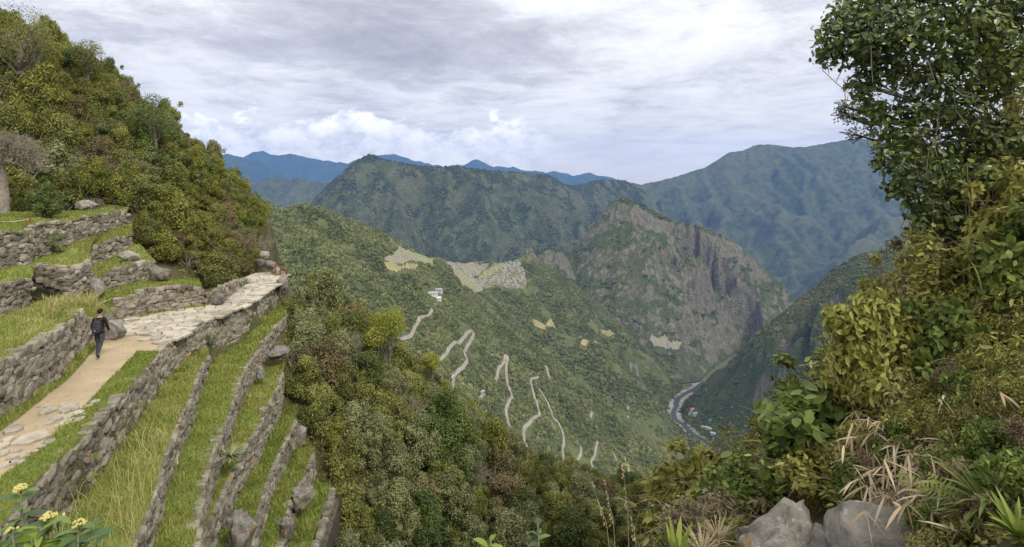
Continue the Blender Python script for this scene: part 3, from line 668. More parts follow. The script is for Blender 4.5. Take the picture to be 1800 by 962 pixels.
def scatter_forest(name, ter, y0, y1, sp, size, steep, label, px0, px1, dens=1.0, seed=1, hole=0.5, maxz=1e9):
    rng = np.random.default_rng(seed)
    xs = np.arange(ter.x[0], ter.x[-1], sp); ys = np.arange(y0, y1, sp); X, Y = np.meshgrid(xs, ys); X = X.ravel(); Y = Y.ravel()
    X = X + rng.uniform(-.5, .5, len(X)) * sp; Y = Y + rng.uniform(-.5, .5, len(Y)) * sp
    Z = ter.sample(X, Y); pxs = CX + X / Y * F; pys = HY - Z / Y * F
    k = (pxs > px0) & (pxs < px1) & (pys > 215) & (pys < 1040) & (Z > ter.floor + 3)
    k &= (Z >= land_z(X, Y) - 1.0) | (ter is mm) | (ter is bm)
    X, Y, Z = X[k], Y[k], Z[k]
    e = 6.0; gx = (ter.sample(X + e, Y) - ter.sample(X - e, Y)) / (2 * e); gy = (ter.sample(X, Y + e) - ter.sample(X, Y - e)) / (2 * e)
    g = np.hypot(gx, gy); patch = fbm(X / 120, Y / 120, 4, seed + 3)
    k = (g + patch * 0.5 < steep) & (rng.random(len(X)) < dens) & (patch < hole) & ~in_polys(X, Y)
    X, Y, Z, patch = X[k], Y[k], Z[k], patch[k]
    # keep what a viewer near the camera can see
    vis = np.ones(len(X), bool)
    for f in np.linspace(0.12, 0.97, 34): vis &= land_z(X * f, Y * f) < Z * f + 14
    X, Y, Z, patch = X[vis], Y[vis], Z[vis], patch[vis]
    rp = np.array(ROAD_PTS); near = np.zeros(len(X), bool)
    for c in range(0, len(rp), 40):
        q = rp[c:c + 40]; dx = X[:, None] - q[:, 0]; dy = Y[:, None] - q[:, 1]
        near |= ((np.hypot(dx, dy) < 6.0) | ((np.abs(dx - dy * 0.05) < 5) & (dy < 0) & (dy > -16))).any(1)
    X, Y, Z, patch = X[~near], Y[~near], Z[~near], patch[~near]
    n = len(X); s = size * rng.uniform(0.6, 1.35, n) * np.clip(1.0 - patch * 0.6, 0.6, 1.5)
    scl = np.stack([s, s, s * rng.uniform(0.75, 1.3, n)], -1)
    rot = np.stack([rng.normal(0, .1, n), rng.normal(0, .1, n), rng.uniform(0, 6.28, n)], -1)
    print(name, n)
    return instancer(name, np.stack([X, Y, Z - 0.3], -1), scl, rot, rng.integers(0, 4, n), [canopy_proto(seed * 10 + i, 0.9 + 0.15 * i, M_CANOPY_FAR if ter in (mm, bm) else M_CANOPY) for i in range(4)], label)
scatter_forest('forest', slope, 80, 700, 4.6, 3.3, 1.35, 'dense low forest on the near part of the mountain flank', 380, 1500, 0.95, 1)
scatter_forest('forest', slope, 700, 1300, 5.4, 3.9, 1.35, 'dense forest around the zigzag road', 420, 1420, 0.93, 2, 0.34)
scatter_forest('forest', slope, 1300, 2400, 6.6, 4.6, 1.3, 'dense forest below the ruined citadel', 440, 1300, 0.9, 3, 0.34)
scatter_forest('forest', pk, 1980, 2900, 8.5, 4.4, 0.85, 'trees clinging to the ledges and gullies of the rocky peak', 880, 1450, 0.9, 4, 0.2)
scatter_forest('forest', hl, 900, 2150, 8.5, 3.6, 1.7, 'low trees and scrub covering the rounded hill', 1160, 1680, 0.8, 5, 0.6)

scatter_forest('forest', mm, 2760, 6400, 11.5, 6.0, 1.12, 'forest grain on the dark green mountain behind the citadel', 520, 1180, 0.85, 6, 0.6)
# ------------------------------------------------------------------ the near hillside: ground
W0P = [(-8.4, 7.5), (-9.3, 10), (-10.3, 12.3), (-10.8, 14.3), (-11.7, 17), (-12.7, 19.7), (-13.8, 22.7), (-14.3, 24.5), (-14.3, 27), (-14.1, 29.3), (-14.5, 33), (-15.1, 36.7), (-16.5, 41), (-18, 46), (-22, 60)]
LP = [(-11.8, 8), (-12.8, 12), (-13.9, 15.5), (-14.6, 17.6), (-15.0, 18.8), (-16.3, 21.5), (-17.0, 23.2), (-18.3, 26.2), (-17.5, 28.2), (-16.2, 29.4), (-15.9, 30.5), (-16.7, 34), (-17.2, 37.8), (-18.5, 42), (-20, 46), (-24, 60)]
def fx(pts): 
    ys = [p[1] for p in pts]; xs = [p[0] for p in pts]
    return lambda y: np.interp(y, ys, xs)
w0x, lx = fx(W0P), fx(LP)
def ground(x, y):
    x = np.asarray(x, float); y = np.asarray(y, float)
    d = np.maximum(x - w0x(y), 0)
    near = np.interp(d, [0, .2, 1.5, 5, 10, 15, 22, 60], [1.2, 2.6, 4.0, 9.0, 12.5, 15.7, 17.5, 18.5])
    far = np.interp(d, [0, .2, 1.5, 3.3, 7.3, 12.5, 17.7, 24, 60], [1.2, 1.7, 2.3, 3.2, 6.0, 10.4, 14.3, 16.2, 17])
    t = np.clip((y - 25) / 8, 0, 1); z = -6.5 - near * (1 - t) - far * t
    H = np.interp(-x, [10, 18.5, 21, 25.8, 30, 34, 45, 62], [-12.5, -5.4, -3.6, 1.2, 4.6, 7.6, 13.5, 22]) + 0.57 * (y - 42) - 1.6 * np.clip((35 - y) / 3, 0, 1)
    left = np.maximum(-6.75, H); z = np.where(x < lx(y), left, z)
    z = np.where((x >= lx(y)) & (d <= 0), -6.75, z)
    over = np.maximum(y - np.where(x < -14, 43.5, 41.0), 0); z = z - 0.45 * over - 0.05 * over ** 2
    z = z + np.where((x < lx(y) - 1) | (d > 2), 0.5, 0.05) * fbm(x / 3.5, y / 3.5, 3, 201)
    # the viewpoint's own bank
    plat = -1.75 - 0.70 * np.maximum(y - 1.5, 0) - 0.12 * np.maximum(-x - 1.5, 0)
    plat = plat - 2.2 * np.maximum(-x - 6.0, 0) - 2.5 * np.maximum(y - 7.0 + 0.18 * np.abs(x + 1), 0)
    bank = -3.15 + 0.95 * (x - 2.75) - 0.60 * (y - 5) + 0.18 * fbm(x / 1.2, y / 1.2, 3, 203)
    bank = np.where(x > 1.6, bank, -3.15 + 0.95 * (1.6 - 2.75) - 0.6 * (y - 5) - 2.0 * (1.6 - x)) - 1.6 * np.maximum(y - 8.4, 0)
    plat = np.where(y < 1.5, np.minimum(plat, -1.75), plat)
    bank = np.where(y < 3.2, np.minimum(bank, -1.75 + 0.8 * np.maximum(x - 2.0, 0)), bank)
    return np.maximum(z, np.maximum(plat, bank))
def gz(x, y): return float(ground(np.array([x]), np.array([y]))[0])

def soil_mat():
    m, T, bs = new_mat('hillside_soil')
    pos = T.add('ShaderNodeNewGeometry').outputs['Position']
    n = T.noise(pos, 0.8, 6, 0.65); f = T.noise(pos, 7.0, 5, 0.7)
    c = T.mix(T.ramp(n, [(0.38, 0.0), (0.62, 1.0)]), (0.055, 0.060, 0.022), (0.11, 0.095, 0.045))
    c = T.mix(T.ramp(f, [(0.5, 0.0), (0.72, 1.0)]), c, (0.13, 0.125, 0.045))
    T.link(c, bs.inputs['Base Color']); bp = T.add('ShaderNodeBump'); bp.inputs['Distance'].default_value = 0.12
    T.link(f, bp.inputs['Height']); T.link(bp.outputs[0], bs.inputs['Normal']); return m
def grass_mat(name, a, b, c_dry):
    m, T, bs = new_mat(name)
    pos = T.add('ShaderNodeNewGeometry').outputs['Position']
    n = T.noise(pos, 0.9, 5, 0.65); f = T.noise(pos, 22.0, 4, 0.7)
    c = T.mix(T.ramp(f, [(0.3, 0.0), (0.7, 1.0)]), a, b)
    c = T.mix(T.ramp(n, [(0.46, 0.0), (0.62, 0.75)]), c, c_dry)
    T.link(c, bs.inputs['Base Color']); bp = T.add('ShaderNodeBump'); bp.inputs['Distance'].default_value = 0.06
    T.link(f, bp.inputs['Height']); T.link(bp.outputs[0], bs.inputs['Normal']); return m
M_SOIL = soil_mat()
M_GRASS = grass_mat('terrace_grass', (0.125, 0.162, 0.030), (0.215, 0.255, 0.054), (0.31, 0.28, 0.10))
M_DIRT = simple_mat('path_dirt', (0.30, 0.23, 0.14), (0.41, 0.325, 0.205), 1.1, 0.95, 0.03, 7, 0.3, 0.7)
M_EARTH = simple_mat('wall_core', (0.05, 0.042, 0.03), (0.10, 0.085, 0.06), 5.0, 0.95, 0.03)
def hillside():
    xs = np.concatenate([np.arange(-62, -22, 0.7), np.arange(-22, 12, 0.4), np.arange(12, 40, 1.2)]); ys = np.arange(-2, 66, 0.45)
    X, Y = np.meshgrid(xs, ys); V = np.stack([X, Y, ground(X, Y)], -1).reshape(-1, 3); nx = len(xs)
    i = (np.arange(nx - 1)[None, :] + nx * np.arange(len(ys) - 1)[:, None]).ravel()
    tag(link('hillside', mesh_np('hillside', V, np.stack([i, i + 1, i + nx + 1, i + nx], -1), M_SOIL, True)), 'steep near hillside of earth and low growth', kind='structure')
hillside()

# ------------------------------------------------------------------ strips of level ground
def resample(pts, n):
    pts = [Vector(p) for p in pts]; L = [0]
    for a, b in zip(pts[:-1], pts[1:]): L.append(L[-1] + (b - a).length)
    out = []
    for k in range(n):
        s_ = L[-1] * k / (n - 1); j = 0
        while j < len(L) - 2 and L[j + 1] < s_: j += 1
        t = (s_ - L[j]) / max(L[j + 1] - L[j], 1e-6); out.append(pts[j].lerp(pts[j + 1], min(max(t, 0), 1)))
    return out
STRIPS = {}
def strip(name, A, B, mat, label=None, n=None, m=8, bumpy=0.06, seed=0, key=None, kind='structure'):
    ln = sum((Vector(a) - Vector(b)).length for a, b in zip(A[:-1], A[1:])); n = n or max(6, int(ln / 0.35))
    A, B = resample(A, n), resample(B, n); G = np.zeros((n, m + 1, 3))
    for i in range(n):
        for k in range(m + 1): G[i, k] = A[i].lerp(B[i], k / m)
    e = np.minimum(np.arange(m + 1), m - np.arange(m + 1)) / m * 4; e = np.clip(e, 0.15, 1)
    G[..., 2] += bumpy * fbm(G[..., 0] * 1.3, G[..., 1] * 1.3, 3, 300 + seed) * e[None, :]
    i = (np.arange(m)[None, :] + (m + 1) * np.arange(n - 1)[:, None]).ravel()
    o = link(name, mesh_np(name, G.reshape(-1, 3), np.stack([i, i + 1, i + m + 2, i + m + 1], -1), mat, True)); tag(o, label, kind=kind)
    if key: STRIPS[key] = G
    return o
def on_strip(G, n, rng):
    a = rng.random(n) * (G.shape[0] - 1.001); b = rng.random(n) * (G.shape[1] - 1.001); i = a.astype(int); j = b.astype(int); u = (a - i)[:, None]; v = (b - j)[:, None]
    return (G[i, j] * (1 - u) + G[i + 1, j] * u) * (1 - v) + (G[i, j + 1] * (1 - u) + G[i + 1, j + 1] * u) * v
def area(G):
    a = G[1:, :-1] - G[:-1, :-1]; b = G[:-1, 1:] - G[:-1, :-1]; return float(np.linalg.norm(np.cross(a, b), axis=-1).sum())

ZP = -6.5
def along(fn, y0, y1, z, n=24, dx=0.0):
    return [(float(fn(y)) + dx, y, z(y) if callable(z) else z) for y in np.linspace(y0, y1, n)]
strip('path', along(lx, 8, 41, ZP), along(w0x, 8, 41, ZP), M_DIRT, 'pale dirt footpath running along the hillside', m=12, bumpy=0.05, key='path')
strip('grass_verge', along(w0x, 8, 21.6, ZP + .03, dx=-0.85), along(w0x, 8, 21.6, ZP + .05, dx=0.0), M_GRASS, key='verge', seed=2)
strip('grass_verge', along(lx, 8, 22.4, ZP + .06, dx=-0.05), along(lx, 8, 22.4, ZP + .02, dx=0.38), M_GRASS, key='verge2', seed=3)
strip('grass_verge', along(lx, 26.8, 37, ZP + .08, dx=-0.05), along(lx, 26.8, 37, ZP + .03, dx=0.35), M_GRASS, key='verge3', seed=4)
w1x = fx([(-6.9, 9), (-7.7, 11), (-8.4, 12.9), (-8.8, 13.9), (-9.4, 15.2), (-10.0, 16.4), (-10.9, 18.5), (-11.7, 20.7), (-12.9, 23.3), (-14.0, 26.4)])
w2x = fx([(-5.2, 9), (-6.3, 11), (-7.8, 14.1), (-8.6, 15.7), (-9.5, 17.7), (-10.9, 21.8), (-11.8, 24.5), (-12.5, 27), (-12.9, 29.6), (-13.5, 34), (-14.4, 38)])
w3x = fx([(-8.95, 16.6), (-9.35, 18), (-9.8, 19.8), (-10.1, 21.4), (-10.3, 22.9), (-10.7, 24.7), (-11.1, 26.8), (-11.9, 30)])
w4x = fx([(-4.4, 10), (-6.0, 13), (-7.3, 16), (-8.5, 18.7), (-9.35, 21.7), (-9.75, 23.6), (-10.2, 26.3), (-10.8, 29)])
w5x = fx([(-4.0, 10), (-5.3, 13), (-6.9, 17), (-8.0, 19.9), (-8.55, 21.6), (-8.9, 23.2), (-8.9, 24.6), (-9.3, 27)])
w6x = fx([(-3.0, 11), (-4.6, 14), (-6.4, 18), (-7.5, 21), (-7.9, 24), (-8.2, 26)])
z2 = lambda y: float(np.interp(y, [22, 33], [-9.0, -7.95])); z3 = lambda y: float(np.interp(y, [20, 30], [-10.2, -9.6]))
strip('grass_terrace', along(w0x, 9, 26.4, -7.9, dx=-.2), along(w1x, 9, 26.4, -7.9, dx=-.05), M_GRASS, 'highest of the grass terraces below the footpath', key='T1', seed=11, bumpy=.15)
strip('grass_terrace', along(lambda y: np.where(y < 26, w1x(y), w0x(y)), 9, 38, z2, 40, -.2), along(w2x, 9, 38, z2, 40, -.05), M_GRASS, 'second grass terrace below the footpath', key='T2', seed=12, bumpy=.14)
strip('grass_terrace', along(w2x, 16.6, 30, z3, dx=-.2), along(w3x, 16.6, 30, z3, dx=-.05), M_GRASS, 'narrow third grass terrace below the footpath', key='T3', seed=13, bumpy=.1)
strip('grass_terrace', along(lambda y: np.where(y < 16.6, w2x(y), w3x(y)), 10, 29, -11.4, dx=-.2), along(w4x, 10, 29, -11.4, dx=-.05), M_GRASS, 'fourth grass terrace below the footpath', key='T4', seed=14, bumpy=.12)
strip('grass_terrace', along(w4x, 10, 27, -12.6, dx=-.2), along(w5x, 10, 27, -12.6, dx=-.05), M_GRASS, 'fifth narrow grass terrace below the footpath', key='T5', seed=15, bumpy=.12)
strip('grass_terrace', along(w5x, 11, 26, -13.8, dx=-.2), along(w6x, 11, 26, -13.8, dx=-.05), M_GRASS, 'lowest grass terrace beside the bushes', key='T6', seed=16, bumpy=.12)
# upper terraces on the left
L1T = [P(-90, 690, 13.0), P(0, 640, 15.5), P(46, 612, 17), P(85, 594, 18), P(124, 559, 20.3), P(150, 556, 22.2), P(162, 568, 22.7)]
strip('grass_terrace', L1T, [P(-90, 575, 19), P(0, 556, 21.2), P(57, 538, 23.3), P(122, 531, 26.2), P(163, 530, 26.6), P(185, 545, 26.2), P(200, 560, 26)], M_GRASS, 'grass terrace above the wall left of the walker', key='G1', seed=21, bumpy=.3, m=14)
strip('grass_terrace', [P(-90, 520, 19), P(0, 506, 21), P(28, 493, 22), P(55, 492, 23)], [P(-90, 478, 23), P(0, 470, 24.7), P(46, 469, 25.7), P(62, 470, 26.3)], M_GRASS, 'small grass terrace at the left edge under the tall wall', key='G2', seed=22, bumpy=.2)
strip('grass_terrace', [P(48, 471, 25.9), P(78, 469, 26), P(117, 478, 26), P(136, 472, 26.5), P(161, 461, 28), P(152, 437, 30.2), P(198, 422, 31.5), P(232, 414, 33)], [P(50, 452, 27.2), P(70, 448, 27.8), P(92, 441, 28.6), P(105, 436, 28.9), P(120, 430, 29.2), P(150, 418, 30.4), P(170, 412, 31.2), P(232, 394, 34.2)], M_GRASS, 'grass terrace below the uppermost long wall', key='G3', seed=23, bumpy=.15)
strip('grass_terrace', [P(166, 496, 28), P(190, 484, 28.4), P(219, 470, 29), P(262, 463, 30.3), P(275, 462, 30.8)], [P(157, 470, 30.2), P(175, 465, 30.6), P(191, 458, 31.2), P(226, 433, 33.2), P(245, 430, 34)], M_GRASS, 'small grass terrace with a boulder below the bushes', key='G4', seed=24, bumpy=.12)
strip('grass_terrace', [P(189, 550, 26.2), P(209, 532, 26.4), P(258, 514, 27.7), P(318, 507, 28.9), P(356, 511, 29.5)], [P(160, 530, 27), P(173, 511, 28.2), P(205, 509, 28.7), P(265, 490, 30.5), P(350, 492, 31.5)], M_GRASS, 'grass ledge above the low wall beside the flagstones', key='G5', seed=25, bumpy=.12)
strip('grass_terrace', [P(-90, 420, 22.5), P(0, 413, 24.5), P(53, 408, 26.5), P(60, 394, 27), P(106, 394, 28.5), P(170, 380, 31), P(222, 373, 34)], [P(-90, 378, 27), P(0, 374, 30), P(60, 375, 32), P(120, 374, 34), P(175, 368, 36), P(228, 362, 38)], M_GRASS, 'uppermost grass terrace under the trees', key='G6', seed=26, bumpy=.2)

# ------------------------------------------------------------------ stones
def stone_mat(name, a, b, lich=(0.42, 0.40, 0.36), orange=0.0, var=0.76):
    m, T, bs = new_mat(name)
    oc = T.add('ShaderNodeNewGeometry').outputs['Position']; oi = T.add('ShaderNodeObjectInfo')
    n = T.noise(oc, 3.0, 6, 0.65); f = T.noise(oc, 14.0, 6, 0.7)
    c = T.mix(T.ramp(n, [(0.3, 0.0), (0.7, 1.0)]), a, b)
    c = T.mix(T.ramp(f, [(0.56, 0.0), (0.68, 0.7)]), c, lich)
    c = T.mix(T.ramp(T.noise(oc, 6.0, 5, 0.7), [(0.30, 0.75), (0.42, 0.0)]), c, (a[0] * 0.45, a[1] * 0.45, a[2] * 0.42))
    if orange: c = T.mix(T.ramp(T.noise(oc, 1.7, 5, 0.7), [(0.62 - orange * 0.1, 0.0), (0.70 - orange * 0.1, 0.85)]), c, (0.30, 0.15, 0.04))
    c = T.mix(T.ramp(T.noise(oc, 0.6, 4, 0.6), [(0.52, 0.0), (0.7, 0.5)]), c, (0.085, 0.085, 0.035))
    hsv = T.add('ShaderNodeHueSaturation'); T.link(c, hsv.inputs['Color'])
    T.link(T.math('ADD', 1 - var / 2, T.math('MULTIPLY', oi.outputs['Random'], var)), hsv.inputs['Value'])
    T.link(hsv.outputs[0], bs.inputs['Base Color'])
    bp = T.add('ShaderNodeBump'); bp.inputs['Distance'].default_value = 0.05; bp.inputs['Strength'].default_value = 0.8
    T.link(T.math('ADD', n, f), bp.inputs['Height']); T.link(bp.outputs[0], bs.inputs['Normal']); return m
M_STONE = stone_mat('wall_stone', (0.165, 0.140, 0.105), (0.30, 0.262, 0.205), (0.38, 0.35, 0.29))
M_STONE2 = stone_mat('wall_stone_lower', (0.138, 0.122, 0.090), (0.26, 0.232, 0.178), (0.37, 0.34, 0.28), orange=0.2)
M_BOULDER = stone_mat('boulder_stone', (0.17, 0.155, 0.13), (0.31, 0.285, 0.245))
M_LICHEN = stone_mat('lichen_rock', (0.105, 0.094, 0.080), (0.25, 0.23, 0.20), (0.44, 0.42, 0.38), 0.5)
def stone_proto(seed, mat, sub=2, jit=0.10, rnd=0.5):
    rng = np.random.default_rng(seed); k = np.linspace(-1, 1, sub + 1); V = {}; Fc = []
    def vid(p):
        key = tuple(np.round(p, 4)); return V.setdefault(key, len(V))
    for ax in range(3):
        for sg in (-1, 1):
            for i in range(sub):
                for j in range(sub):
                    q = []
                    for (a, b) in ((i, j), (i + 1, j), (i + 1, j + 1), (i, j + 1)):
                        p = np.zeros(3); p[ax] = sg; p[(ax + 1) % 3] = k[a]; p[(ax + 2) % 3] = k[b]; q.append(vid(p))
                    Fc.append(q if sg > 0 else q[::-1])
    A = np.array(list(V.keys())); nrm = np.linalg.norm(A, axis=1, keepdims=True)
    A = A * (1 - rnd) + A / nrm * np.max(np.abs(A), axis=1, keepdims=True) * rnd * 1.12
    A = A + rng.normal(0, jit, A.shape); A *= 0.5
    return A, np.array(Fc)
PROTO = [stone_proto(400 + i, None, 2, 0.10, 0.45) for i in range(12)]
def proto_meshes(mat): return [mesh_np('stone', V, Fq, mat, False) for V, Fq in PROTO]
def wall(name, label, nodes, mat, protos, seed, thick=0.36, lmin=0.18, lmax=0.42, hmin=0.13, hmax=0.25, cat='stone wall', maxn=300, batter=0.0):
    """dry stone wall; nodes (x, y, ztop, zbase) along its face"""
    rr = random.Random(seed); nodes = [np.array(n, float) for n in nodes]; S = [0]
    for a, b in zip(nodes[:-1], nodes[1:]): S.append(S[-1] + float(np.hypot(*(b - a)[:2])))
    def at(s_):
        j = 0
        while j < len(S) - 2 and S[j + 1] < s_: j += 1
        t = (s_ - S[j]) / max(S[j + 1] - S[j], 1e-6); p = nodes[j] * (1 - t) + nodes[j + 1] * t; d = (nodes[j + 1] - nodes[j])[:2]; d = d / (np.linalg.norm(d) + 1e-9)
        return p, d
    mid, dm = at(S[-1] / 2); sgn = 1 if (dm[1] * -mid[0] + -dm[0] * -mid[1]) > 0 else -1
    e = empty(name, (nodes[len(nodes) // 2][0], nodes[len(nodes) // 2][1], nodes[len(nodes) // 2][3])); tag(e, label, cat, 'dry stone terrace walls')
    org = np.array(e.location)
    # core behind the stones
    V = []; Fc = []; n = max(3, int(S[-1] / 0.5))
    for i in range(n + 1):
        p, d = at(S[-1] * i / n); nr = np.array([d[1], -d[0]]) * sgn; f = p[:2] - nr * 0.10; b = p[:2] - nr * (thick + 0.1)
        V += [(f[0], f[1], p[3] - .3), (f[0], f[1], p[2] - .10), (b[0], b[1], p[2] - .10), (b[0], b[1], p[3] - .3)]
        if i:
            q = 4 * (i - 1)
            for k in range(3): Fc.append((q + k, q + k + 1, q + k + 5, q + k + 4))
    Fc += [(0, 1, 2, 3), (4 * n + 3, 4 * n + 2, 4 * n + 1, 4 * n)]
    link('earth_core', mesh_py('earth_core', np.array(V) - org, Fc, M_EARTH), e)
    st = []; s_ = 0
    z = 0.0; hmaxw = max(nd[2] - nd[3] for nd in nodes); row = 0
    while z < hmaxw:
        h = rr.uniform(hmin, hmax); s_ = rr.uniform(-0.3, 0)
        while s_ < S[-1]:
            l = rr.uniform(lmin, lmax) * (1.0 if rr.random() < 0.88 else 1.5); sc = s_ + l / 2; s_ += l * 0.94
            if not 0 <= sc <= S[-1]: continue
            p, d = at(sc); zc = p[3] + z + h / 2 + rr.uniform(-.035, .035)
            if zc - h * 0.25 > p[2]: continue
            top = zc + h * 0.6 > p[2]
            px = CX + p[0] / p[1] * F; py = HY - zc / p[1] * F
            if px < -30 or py > 1000: continue
            nr = np.array([d[1], -d[0]]) * sgn; dep = rr.uniform(0.26, 0.36); out = rr.uniform(-0.05, 0.05)
            c = p[:2] + nr * (out - dep * 0.32 + batter * (zc - p[2]))
            M = Matrix(((d[0], nr[0], 0), (d[1], nr[1], 0), (0, 0, 1))).to_4x4()
            M = Matrix.Translation(Vector((c[0], c[1], zc)) - Vector(org)) @ M @ Euler((rr.uniform(-.1, .1), rr.uniform(-.22, .22), rr.uniform(-.12, .12))).to_matrix().to_4x4()
            sx, sz = l * 1.04, h * 1.10 * rr.uniform(0.85, 1.2)
            M = M @ Matrix.Diagonal((sx, dep, sz, 1)); st.append((p[1] ** 2 + p[0] ** 2, M, rr.randrange(len(PROTO))))
        z += h * 0.92; row += 1
    st.sort(key=lambda a: a[0])
    for _, M, k in st[:maxn]:
        o = link('stone', protos[k], e); o.matrix_local = M
    if st[maxn:]:
        VV = []; FF = []; nb = 0
        for _, M, k in st[maxn:]:
            A, Fq = PROTO[k]; Mn = np.array(M); VV.append(A @ Mn[:3, :3].T + Mn[:3, 3]); FF.append(Fq + nb); nb += len(A)
        o = link('stones', mesh_np('stones', np.concatenate(VV), np.concatenate(FF), mat), e); tag(o, kind='stuff')
    return e
PM1 = proto_meshes(M_STONE); PM2 = proto_meshes(M_STONE2)
def nodesW(fn, y0, y1, zt, zb, n=14):
    f = lambda z, y: z(y) if callable(z) else z
    return [(float(fn(y)), y, f(zt, y), f(zb, y)) for y in np.linspace(y0, y1, n)]
def nodesP(lst): return [((px - CX) / F * D, D, (HY - pt) / F * D, (HY - pb) / F * D) for px, pt, pb, D in lst]
wall('terrace_wall', 'long stone wall holding up the footpath on its downhill side', nodesW(w0x, 9, 38, ZP - .02, lambda y: float(np.interp(y, [9, 26, 28, 38], [-8.3, -7.95, -8.2, -7.9])), 24), M_STONE2, PM2, 51)
wall('terrace_wall', 'second stone terrace wall below the footpath', nodesW(w1x, 10, 26.2, -7.98, z2), M_STONE2, PM2, 52)
wall('terrace_wall', 'third stone terrace wall below the footpath, with a spiky plant at its foot', nodesW(w2x, 10.5, 38, lambda y: z2(y) - .08, lambda y: -11.5 if y < 16.6 else z3(y) - .1, 22), M_STONE2, PM2, 53)
wall('terrace_wall', 'fourth stone terrace wall below the footpath, short and steep', nodesW(w3x, 16.8, 29, lambda y: z3(y) - .08, -11.5), M_STONE2, PM2, 54)
wall('terrace_wall', 'fifth stone terrace wall below the footpath, behind the lichen boulder', nodesW(w4x, 13, 28, -11.5, -12.7), M_STONE2, PM2, 55)
wall('terrace_wall', 'sixth stone terrace wall below the footpath, broken by dark rocks', nodesW(w5x, 14, 26.5, -12.7, -13.9), M_STONE2, PM2, 56)
wall('terrace_wall', 'lowest stone terrace wall beside the bushes', nodesW(w6x, 15, 25.5, -13.9, -15.2), M_STONE2, PM2, 57)
wall('terrace_wall', 'tall stone wall left of the walker', nodesP([(-90, 690, 800, 13.5), (0, 638, 742, 15.5), (71, 600, 690, 17.6), (106, 577, 665, 18.8), (138, 556, 626, 21.4), (155, 557, 612, 22.4), (164, 570, 606, 22.9)]), M_STONE, PM1, 61, lmax=.5, hmax=.32)
wall('terrace_wall', 'low stone wall beside the flagstones, right of the pale boulder', nodesP([(196, 548, 568, 26.2), (209, 530, 567, 26.4), (258, 511, 556, 27.7), (318, 504, 546, 28.9), (356, 508, 541, 29.5)]), M_STONE, PM1, 62)
wall('terrace_wall', 'short stone wall under the big bush at the path edge', nodesP([(358, 515, 543, 29.6), (388, 506, 540, 29.9), (410, 498, 522, 33), (438, 490, 503, 37)]), M_STONE, PM1, 63)
wall('terrace_wall', 'short stone wall between the upright slab and the large rock', nodesP([(166, 495, 517, 28), (190, 482, 514, 28.3), (219, 469, 508, 29), (262, 461, 493, 30.3), (272, 462, 490, 30.8)]), M_STONE, PM1, 64)
wall('terrace_wall', 'stone wall below the bushes, under the uppermost long wall', nodesP([(145, 442, 476, 29.9), (160, 432, 472, 30.4), (198, 420, 458, 31.5), (233, 412, 434, 33.2)]), M_STONE, PM1, 65)
wall('terrace_wall', 'uppermost long stone wall under the trees', nodesP([(-90, 420, 485, 22.5), (0, 412, 474, 24.6), (53, 407, 471, 26.4), (60, 393, 456, 27), (106, 393, 440, 28.6), (140, 385, 426, 29.9), (170, 379, 414, 31.1), (226, 371, 396, 34.2)]), M_STONE, PM1, 66, lmax=.5, hmax=.32)
wall('terrace_wall', 'stone wall at the left edge under the small grass terrace', nodesP([(-90, 520, 600, 19.3), (0, 505, 560, 21), (28, 492, 552, 22), (56, 491, 543, 23.1)]), M_STONE, PM1, 67, lmax=.55)
wall('terrace_wall', 'stone wall end standing behind the walker, tall and narrow', nodesP([(117, 476, 534, 26), (136, 470, 536, 26.5), (162, 459, 530, 27.6)]), M_STONE, PM1, 68)
wall('terrace_wall', 'low broken stone wall in the corner of the grass terrace', nodesP([(48, 470, 490, 25.8), (78, 467, 500, 26), (117, 476, 512, 26)]), M_STONE, PM1, 69)

ICO4 = ico(4)
def boulder(px, py, D, w, h, d, label, mat, seed, rz=0.0, tilt=0.0, rough=0.22, name='boulder', cat='rock', sub=None, sink=0.25, base=None):
    """px,py: foot of the rock in the photograph"""
    V, Fc = ICO4; rng = np.random.default_rng(seed); A = V.copy()
    q = rng.normal(size=(14, 3)); q /= np.linalg.norm(q, axis=1, keepdims=True)
    for k in range(14):                             # flat broken faces
        c = rng.uniform(0.5, 0.86); t = A @ q[k]; A = A - np.where(t > c, (t - c), 0)[:, None] * q[k]
    rad = 1 + rough * fbm(V[:, 0] * 2 + seed, V[:, 1] * 2 + V[:, 2] * 1.7, 4, seed) + 0.10 * fbm(V[:, 0] * 6 + V[:, 2] * 3, V[:, 1] * 6 + seed, 4, seed + 3) + 0.10 * (ridged(V[:, 0] * 2.5 + V[:, 1], V[:, 2] * 2.5 + seed, 3, seed + 1) - .7)
    A = A * rad[:, None]
    A = A * np.array([w / 2, d / 2, h / 2]) * 1.15
    a = Euler((0, tilt, rz)).to_matrix(); A = A @ np.array(a).T; A[:, 2] += h / 2 - h * sink * 0.3
    loc = Vector(base) if base else Vector(P(px, py, D))
    o = link(name, mesh_np(name, A, Fc, mat, True), None, loc); tag(o, label, cat); return o
boulder(202, 597, 23.6, 1.1, 0.85, 0.8, 'large pale boulder on the path beside the walker', M_BOULDER, 1)
boulder(188, 578, 24.6, 1.0, 0.8, 0.7, 'angular grey boulder leaning behind the large pale one', M_BOULDER, 2, tilt=.4)
boulder(234, 572, 26.3, 0.55, 0.4, 0.4, 'small grey stone at the foot of the low wall', M_BOULDER, 3)
boulder(225, 456, 30, 0.95, 0.6, 0.6, 'grey boulder on the small grass terrace below the bushes', M_BOULDER, 4, sink=.5)
boulder(168, 532, 27.2, 0.75, 1.15, 0.45, 'upright grey slab at the corner of the terrace walls', M_BOULDER, 5, tilt=.15, rough=.12)
boulder(282, 494, 30.2, 1.05, 0.95, 0.8, 'whitish rock at the right end of the short wall', M_LICHEN, 6)
boulder(383, 535, 29.7, 0.6, 0.6, 0.5, 'grey rock at the bend of the path under the big bush', M_BOULDER, 7)
